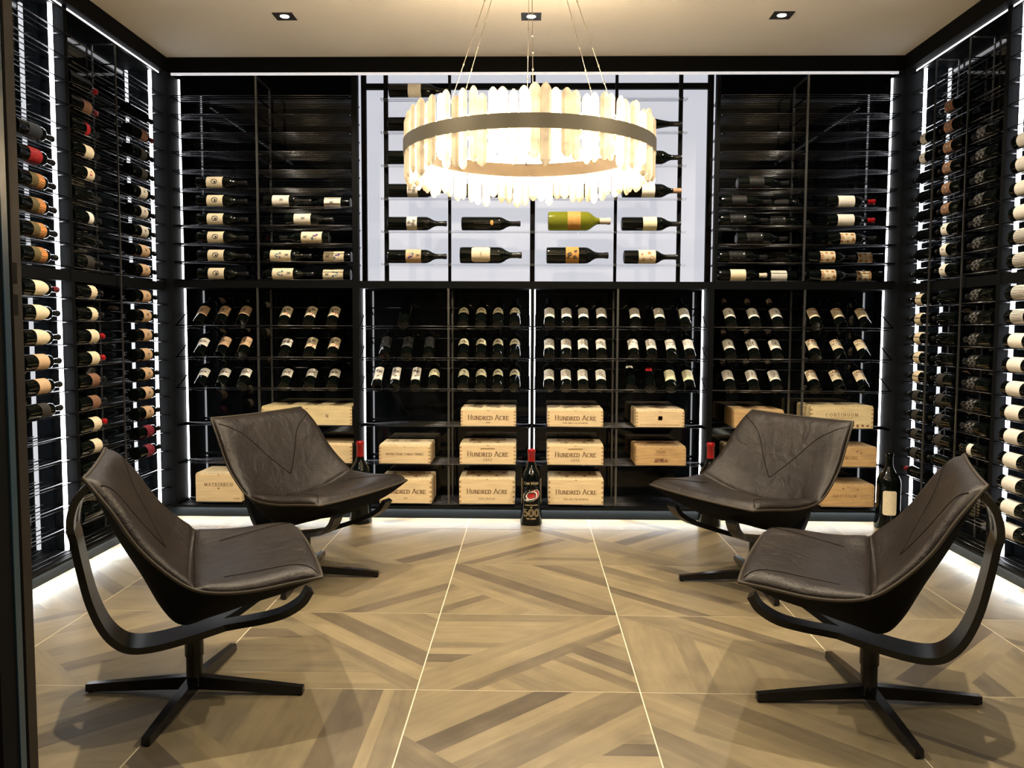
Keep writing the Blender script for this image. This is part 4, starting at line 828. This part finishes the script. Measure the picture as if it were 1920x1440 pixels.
def make_chair(name):
    root = empty(name)
    us = [math.sin(math.pi/2*(-1+2*j/NU)) for j in range(NU+1)]
    mb = MB(); top = [[top_pt(i, u) for u in us] for i in range(49)]; mb.grid([r_[::-1] for r_ in top])
    under = [[p + Vector((0,0,-.006)) if False else top_pt(i, u, False) for u in us] for i in range(49)]
    cush = obj('cushion', mb.mesh('cushion', M_LEATHER, True), root)
    hb = MB(); hb.grid([[hull_pt(i, u) for u in us] for i in range(49)])
    # close front and top rims between cushion and hull
    for i in (0, 48):
        hb.grid([[top_pt(i, u, False) for u in us], [hull_pt(i, u) for u in us]])
    for sgn in (0, NU): hb.grid([[top_pt(i, us[sgn], False) for i in range(49)], [hull_pt(i, us[sgn]) for i in range(49)]])
    obj('shell', hb.mesh('shell', M_HULL, True, 60), root)
    pm = MB(); loop = [top_pt(i, 1, False) for i in range(49)] + [top_pt(48, u, False) for u in us[::-1][1:-1]] + [top_pt(i, -1, False) for i in range(48, -1, -1)] + [top_pt(0, u, False) for u in us[1:-1]]
    pm.tube(loop, .0055, 6, True); obj('piping', pm.mesh('piping', M_PIPE, True), cush)
    def seam(pts, r=.0022):
        q = catmull([top_pt(int(round(v*48)), u) + Vector((0,0,0)) for u, v in pts], 26)
        # re-project onto the cushion by dense sampling in parameter space
        par = catmull([(u, v, 0) for u, v in pts], 26); out = []
        for p in par:
            f = max(0, min(47.999, p.y*48)); i = int(f); t = f-i; u = max(-1, min(1, p.x))
            out.append(top_pt(i, u).lerp(top_pt(i+1, u), t))
        sm = MB(); sm.tube(out, r, 5); obj('seam', sm.mesh('seam', M_SEAM, True), cush)
    seam([(-.95,.955),(-.55,.88),(-.25,.76),(0,.66)]); seam([(.95,.955),(.55,.88),(.25,.76),(0,.66)])
    seam([(-1,.47),(-.6,.455),(-.2,.44),(.2,.44),(.6,.455),(1,.47)], .0026)
    seam([(-.97,.02),(-.80,.09),(-.70,.20),(-.62,.32)], .002); seam([(.97,.02),(.80,.09),(.70,.20),(.62,.32)], .002)
    # bent frame band: spine, two front arms, two upper branches
    sp = catmull([(0,-.346,.600),(0,-.344,.58),(0,-.338,.555),(0,-.325,.475),(0,-.302,.363),(0,-.270,.275),(0,-.232,.220),(0,-.185,.192),(0,-.11,.190),(0,.0,.208),(0,.10,.231)], 44)
    fm = MB(); th = .011
    def band(path, w0, w1, cx0=None, cx1=None, flip=1):
        rows = []; n = len(path)
        for i, p in enumerate(path):
            a, b = path[max(i-1,0)], path[min(i+1,n-1)]; t = (b-a).normalized(); up = Vector((0, -t.z, t.y)).normalized()
            k = i/(n-1); hw = w0+(w1-w0)*k; x = p.x
            rows.append([Vector((x-hw,p.y,p.z))+up*th, Vector((x+hw,p.y,p.z))+up*th, Vector((x+hw,p.y,p.z))-up*th, Vector((x-hw,p.y,p.z))-up*th])
        fm.grid(rows, 0, True); fm.add(rows[0], [(0,1,2,3)]); fm.add(rows[-1], [(3,2,1,0)])
    band(sp, .072, .066)
    for s in (-1, 1):
        band(catmull([(s*.033,.095,.230),(s*.062,.14,.243),(s*.112,.20,.264),(s*.160,.27,.292),(s*.186,.325,.330),(s*.196,.352,.372)], 20), .033, .030)
        band(catmull([(s*.043,-.346,.580),(s*.060,-.342,.632),(s*.094,-.322,.690),(s*.135,-.284,.738)], 16), .030, .031)
    obj('frame', fm.mesh('frame', M_FRAME, True, 40), root)
    bm_ = MB(); bm_.tube([(-.165,-.276,.742),(.165,-.276,.742)], .013, 10); obj('back_bracket', bm_.mesh('back_bracket', M_FRAME, True, 40), root)
    cm = MB(); cm.lathe([(0,.03),(.028,.03),(.028,.036),(.0265,.04),(.0265,.128),(.030,.130),(.030,.200),(.0,.200)], 24); obj('column', cm.mesh('column', M_BASE, True, 35), root)
    return root
def leg_mesh():
    mb = MB(); rows = []
    for s, hw, z0, z1 in ((.015,.019,.020,.062),(.12,.0175,.016,.052),(.25,.0155,.009,.040),(.362,.0135,.0045,.029)):
        rows.append([Vector((s,-hw,z0)),Vector((s,hw,z0)),Vector((s,hw*.85,z1)),Vector((s,-hw*.85,z1))])
    mb.grid(rows, 0, True); mb.add(rows[0], [(0,1,2,3)]); mb.add(rows[-1], [(3,2,1,0)])
    return mb.mesh('leg', M_BASE)
LEG = leg_mesh(); gm = MB(); gm.lathe([(0,0),(.010,0),(.011,.002),(.011,.0055),(0,.0055)], 12); GLIDE = gm.mesh('glide', M_HULL, True, 40)
proto = make_chair('swivel_chair')
def copy_tree(o, parent=None):
    c = o.copy(); COL.objects.link(c); c.parent = parent
    for ch in o.children: copy_tree(ch, c)
    return c
CH = [(-1.104, 2.688, 22, 'dark leather swivel chair at front left, beside the door jamb'), (-1.090, 4.000, -25, 'dark leather swivel chair at rear left, in front of the left racks'),
      (1.110, 2.680, 158, 'dark leather swivel chair at front right, under the right wall rack'), (1.090, 3.985, 180+31, 'dark leather swivel chair at rear right, before the right corner racks')]
chairs = [proto] + [copy_tree(proto) for _ in CH[1:]]
for c, (x, y, a, lab_) in zip(chairs, CH):
    c.location = (x, y, 0); c.rotation_euler = (0, 0, R(a-90)); tag(c, lab_, 'chair', 'leather swivel chairs')
    for q in range(4):
        l = obj('leg', LEG, c, (0,0,0), (0,0,R(90*q - (a-90)))); obj('glide', GLIDE, l, (.348, 0, 0))

# ------------------------------------------------------------------ crystal ring chandelier
chx, chy, zb = -.004, 3.50, 1.940
ch = empty('chandelier', (chx, chy, zb)); tag(ch, 'round crystal chandelier with bronze band hanging on six cables', 'chandelier')
def ring(r0, r1, z0, z1, n=96):
    mb = MB(); rows = [[Vector((r*math.cos(2*math.pi*j/n), r*math.sin(2*math.pi*j/n), z)) for j in range(n)] for r, z in ((r0,z0),(r1,z0),(r1,z1),(r0,z1),(r0,z0))]
    mb.grid(rows, 0, True); return mb
obj('outer_band', ring(.509, .515, -.026, .026).mesh('outer_band', M_BRONZE, True, 40), ch)
ib = obj('inner_band', ring(.448, .456, -.026, .034).mesh('inner_band', M_BRASS, True, 40), ch)
obj('led_ring', ring(.457, .468, .034, .044).mesh('led_ring', mat('warm_led', (.9,.8,.6), .5, emit=(1., .78, .50), es=320)), ib)
obj('led_ring', ring(.457, .468, -.044, -.034).mesh('led_ring', mat('warm_led_low', (.9,.8,.6), .5, emit=(1., .78, .50), es=70)), ib)
def crystal_mesh(w_, d, up, dn, tip):
    mb = MB(); hx = [(-.5,0),(-.27,-.5),(.27,-.5),(.5,0),(.27,.5),(-.27,.5)]; rows = []
    for z, k in ((-dn-tip, .28), (-dn-tip*.55, .72), (-dn, 1.), (up, 1.), (up+tip*.55, .72), (up+tip, .28)):
        rows.append([Vector((x*w_*k, y*d*k, z)) for x, y in hx])
    mb.grid(rows, 0, True); mb.add(rows[0], [tuple(range(6))[::-1]]); mb.add(rows[-1], [tuple(range(6))])
    return mb.mesh('crystal', M_CRYSTAL, False)
rc = random.Random(3)
CM = [crystal_mesh(rc.uniform(.034,.041), rc.uniform(.020,.026), rc.uniform(.075,.118), rc.uniform(.085,.135), rc.uniform(.014,.024)) for _ in range(12)]
NCR = 82
for i in range(NCR):
    a = 2*math.pi*i/NCR; rr = .4935 + (.006 if i % 2 else -.004)
    obj('crystal', CM[rc.randrange(12)], ch, (rr*math.cos(a), rr*math.sin(a), rc.uniform(-.008,.008)), (0, 0, a+math.pi/2+rc.uniform(-.12,.12)))
boxobj('bracket_plate', (-.008, .440, -.022), (.008, .4475, .028), M_BRASS, ch)
for q in range(6):
    a = R(32+60*q); p0 = Vector((.452*math.cos(a), .452*math.sin(a), .034)); p1 = Vector((.085*math.cos(a), .085*math.sin(a), ZC-.03-zb))
    p0 = Vector((.40*math.cos(a), .40*math.sin(a), .034))
    mb = MB(); mb.tube([p0, p1], .0016, 5)
    c = obj('cable', mb.mesh('cable', M_CABLE, True), ch)
    mb = MB()
    for t in (.22, .30, .38, .48, .60): mb.tube([p0.lerp(p1, t), p0.lerp(p1, t+.008)], .0034, 6)
    obj('ferrule', mb.mesh('ferrule', M_CABLE, True), c)
    boxobj('spoke', (.0,0,0), (.001,.001,.001), M_BRASS, ch) if False else None
    mb = MB(); mb.tube([(.455*math.cos(a), .455*math.sin(a), .030), (.395*math.cos(a), .395*math.sin(a), .030)], .004, 6); obj('cable_arm', mb.mesh('cable_arm', M_BRASS, True), ch)
mb = MB(); mb.lathe([(0, ZC-.034-zb), (.12, ZC-.034-zb), (.12, ZC-.001-zb), (0, ZC-.001-zb)], 40); obj('canopy', mb.mesh('canopy', M_BRONZE, True, 40), ch)

# ------------------------------------------------------------------ recessed downlights
DL = [(-1.318, 4.580, 'left one of the rear row'), (.001, 4.595, 'middle one of the rear row, above the chandelier'), (1.328, 4.590, 'right one of the rear row'),
      (-1.318, 2.70, 'above the left chairs'), (1.328, 2.70, 'above the right chairs'), (-1.318, .80, 'left one of the added unseen near row'), (.001, .80, 'middle one of the added unseen near row'), (1.328, .80, 'right one of the added unseen near row')]  # near row is unseen, added with wide beams as frontal fill on labels
for x, y, lab_ in DL:
    k = empty('recessed_downlight', (x, y, ZC)); tag(k, 'square black recessed downlight, ' + lab_, 'downlight', 'recessed ceiling downlights')
    mb = MB(); s = .0535
    for a, b in (((-s,-s),(s,-s+.016)), ((-s,s-.016),(s,s)), ((-s,-s+.016),(-s+.016,s-.016)), ((s-.016,-s+.016),(s,s-.016))): mb.box((a[0],a[1],-.0035), (b[0],b[1],-.0002))
    mb.box((-s+.016,-s+.016,-.0012), (s-.016,s-.016,-.0002)); obj('trim', mb.mesh('trim', M_TRIMBK), k)
    mb = MB(); mb.lathe([(0,-.0030),(.022,-.0030),(.024,-.0014),(0,-.0014)], 24); obj('lens', mb.mesh('lens', M_LENS, True, 40), k)
    ld = bpy.data.lights.new('downlight_beam', 'SPOT'); ld.energy = SPOT_W * (.55 if y < 2 else 1.45 if y < 4 else .8); ld.color = (1., .86, .66); ld.spot_size = R(162 if y < 2 else 136); ld.spot_blend = .6; ld.shadow_soft_size = .016
    lo = bpy.data.objects.new('downlight_beam', ld); COL.objects.link(lo); lo.parent = k; lo.location = (0, 0, -.012)
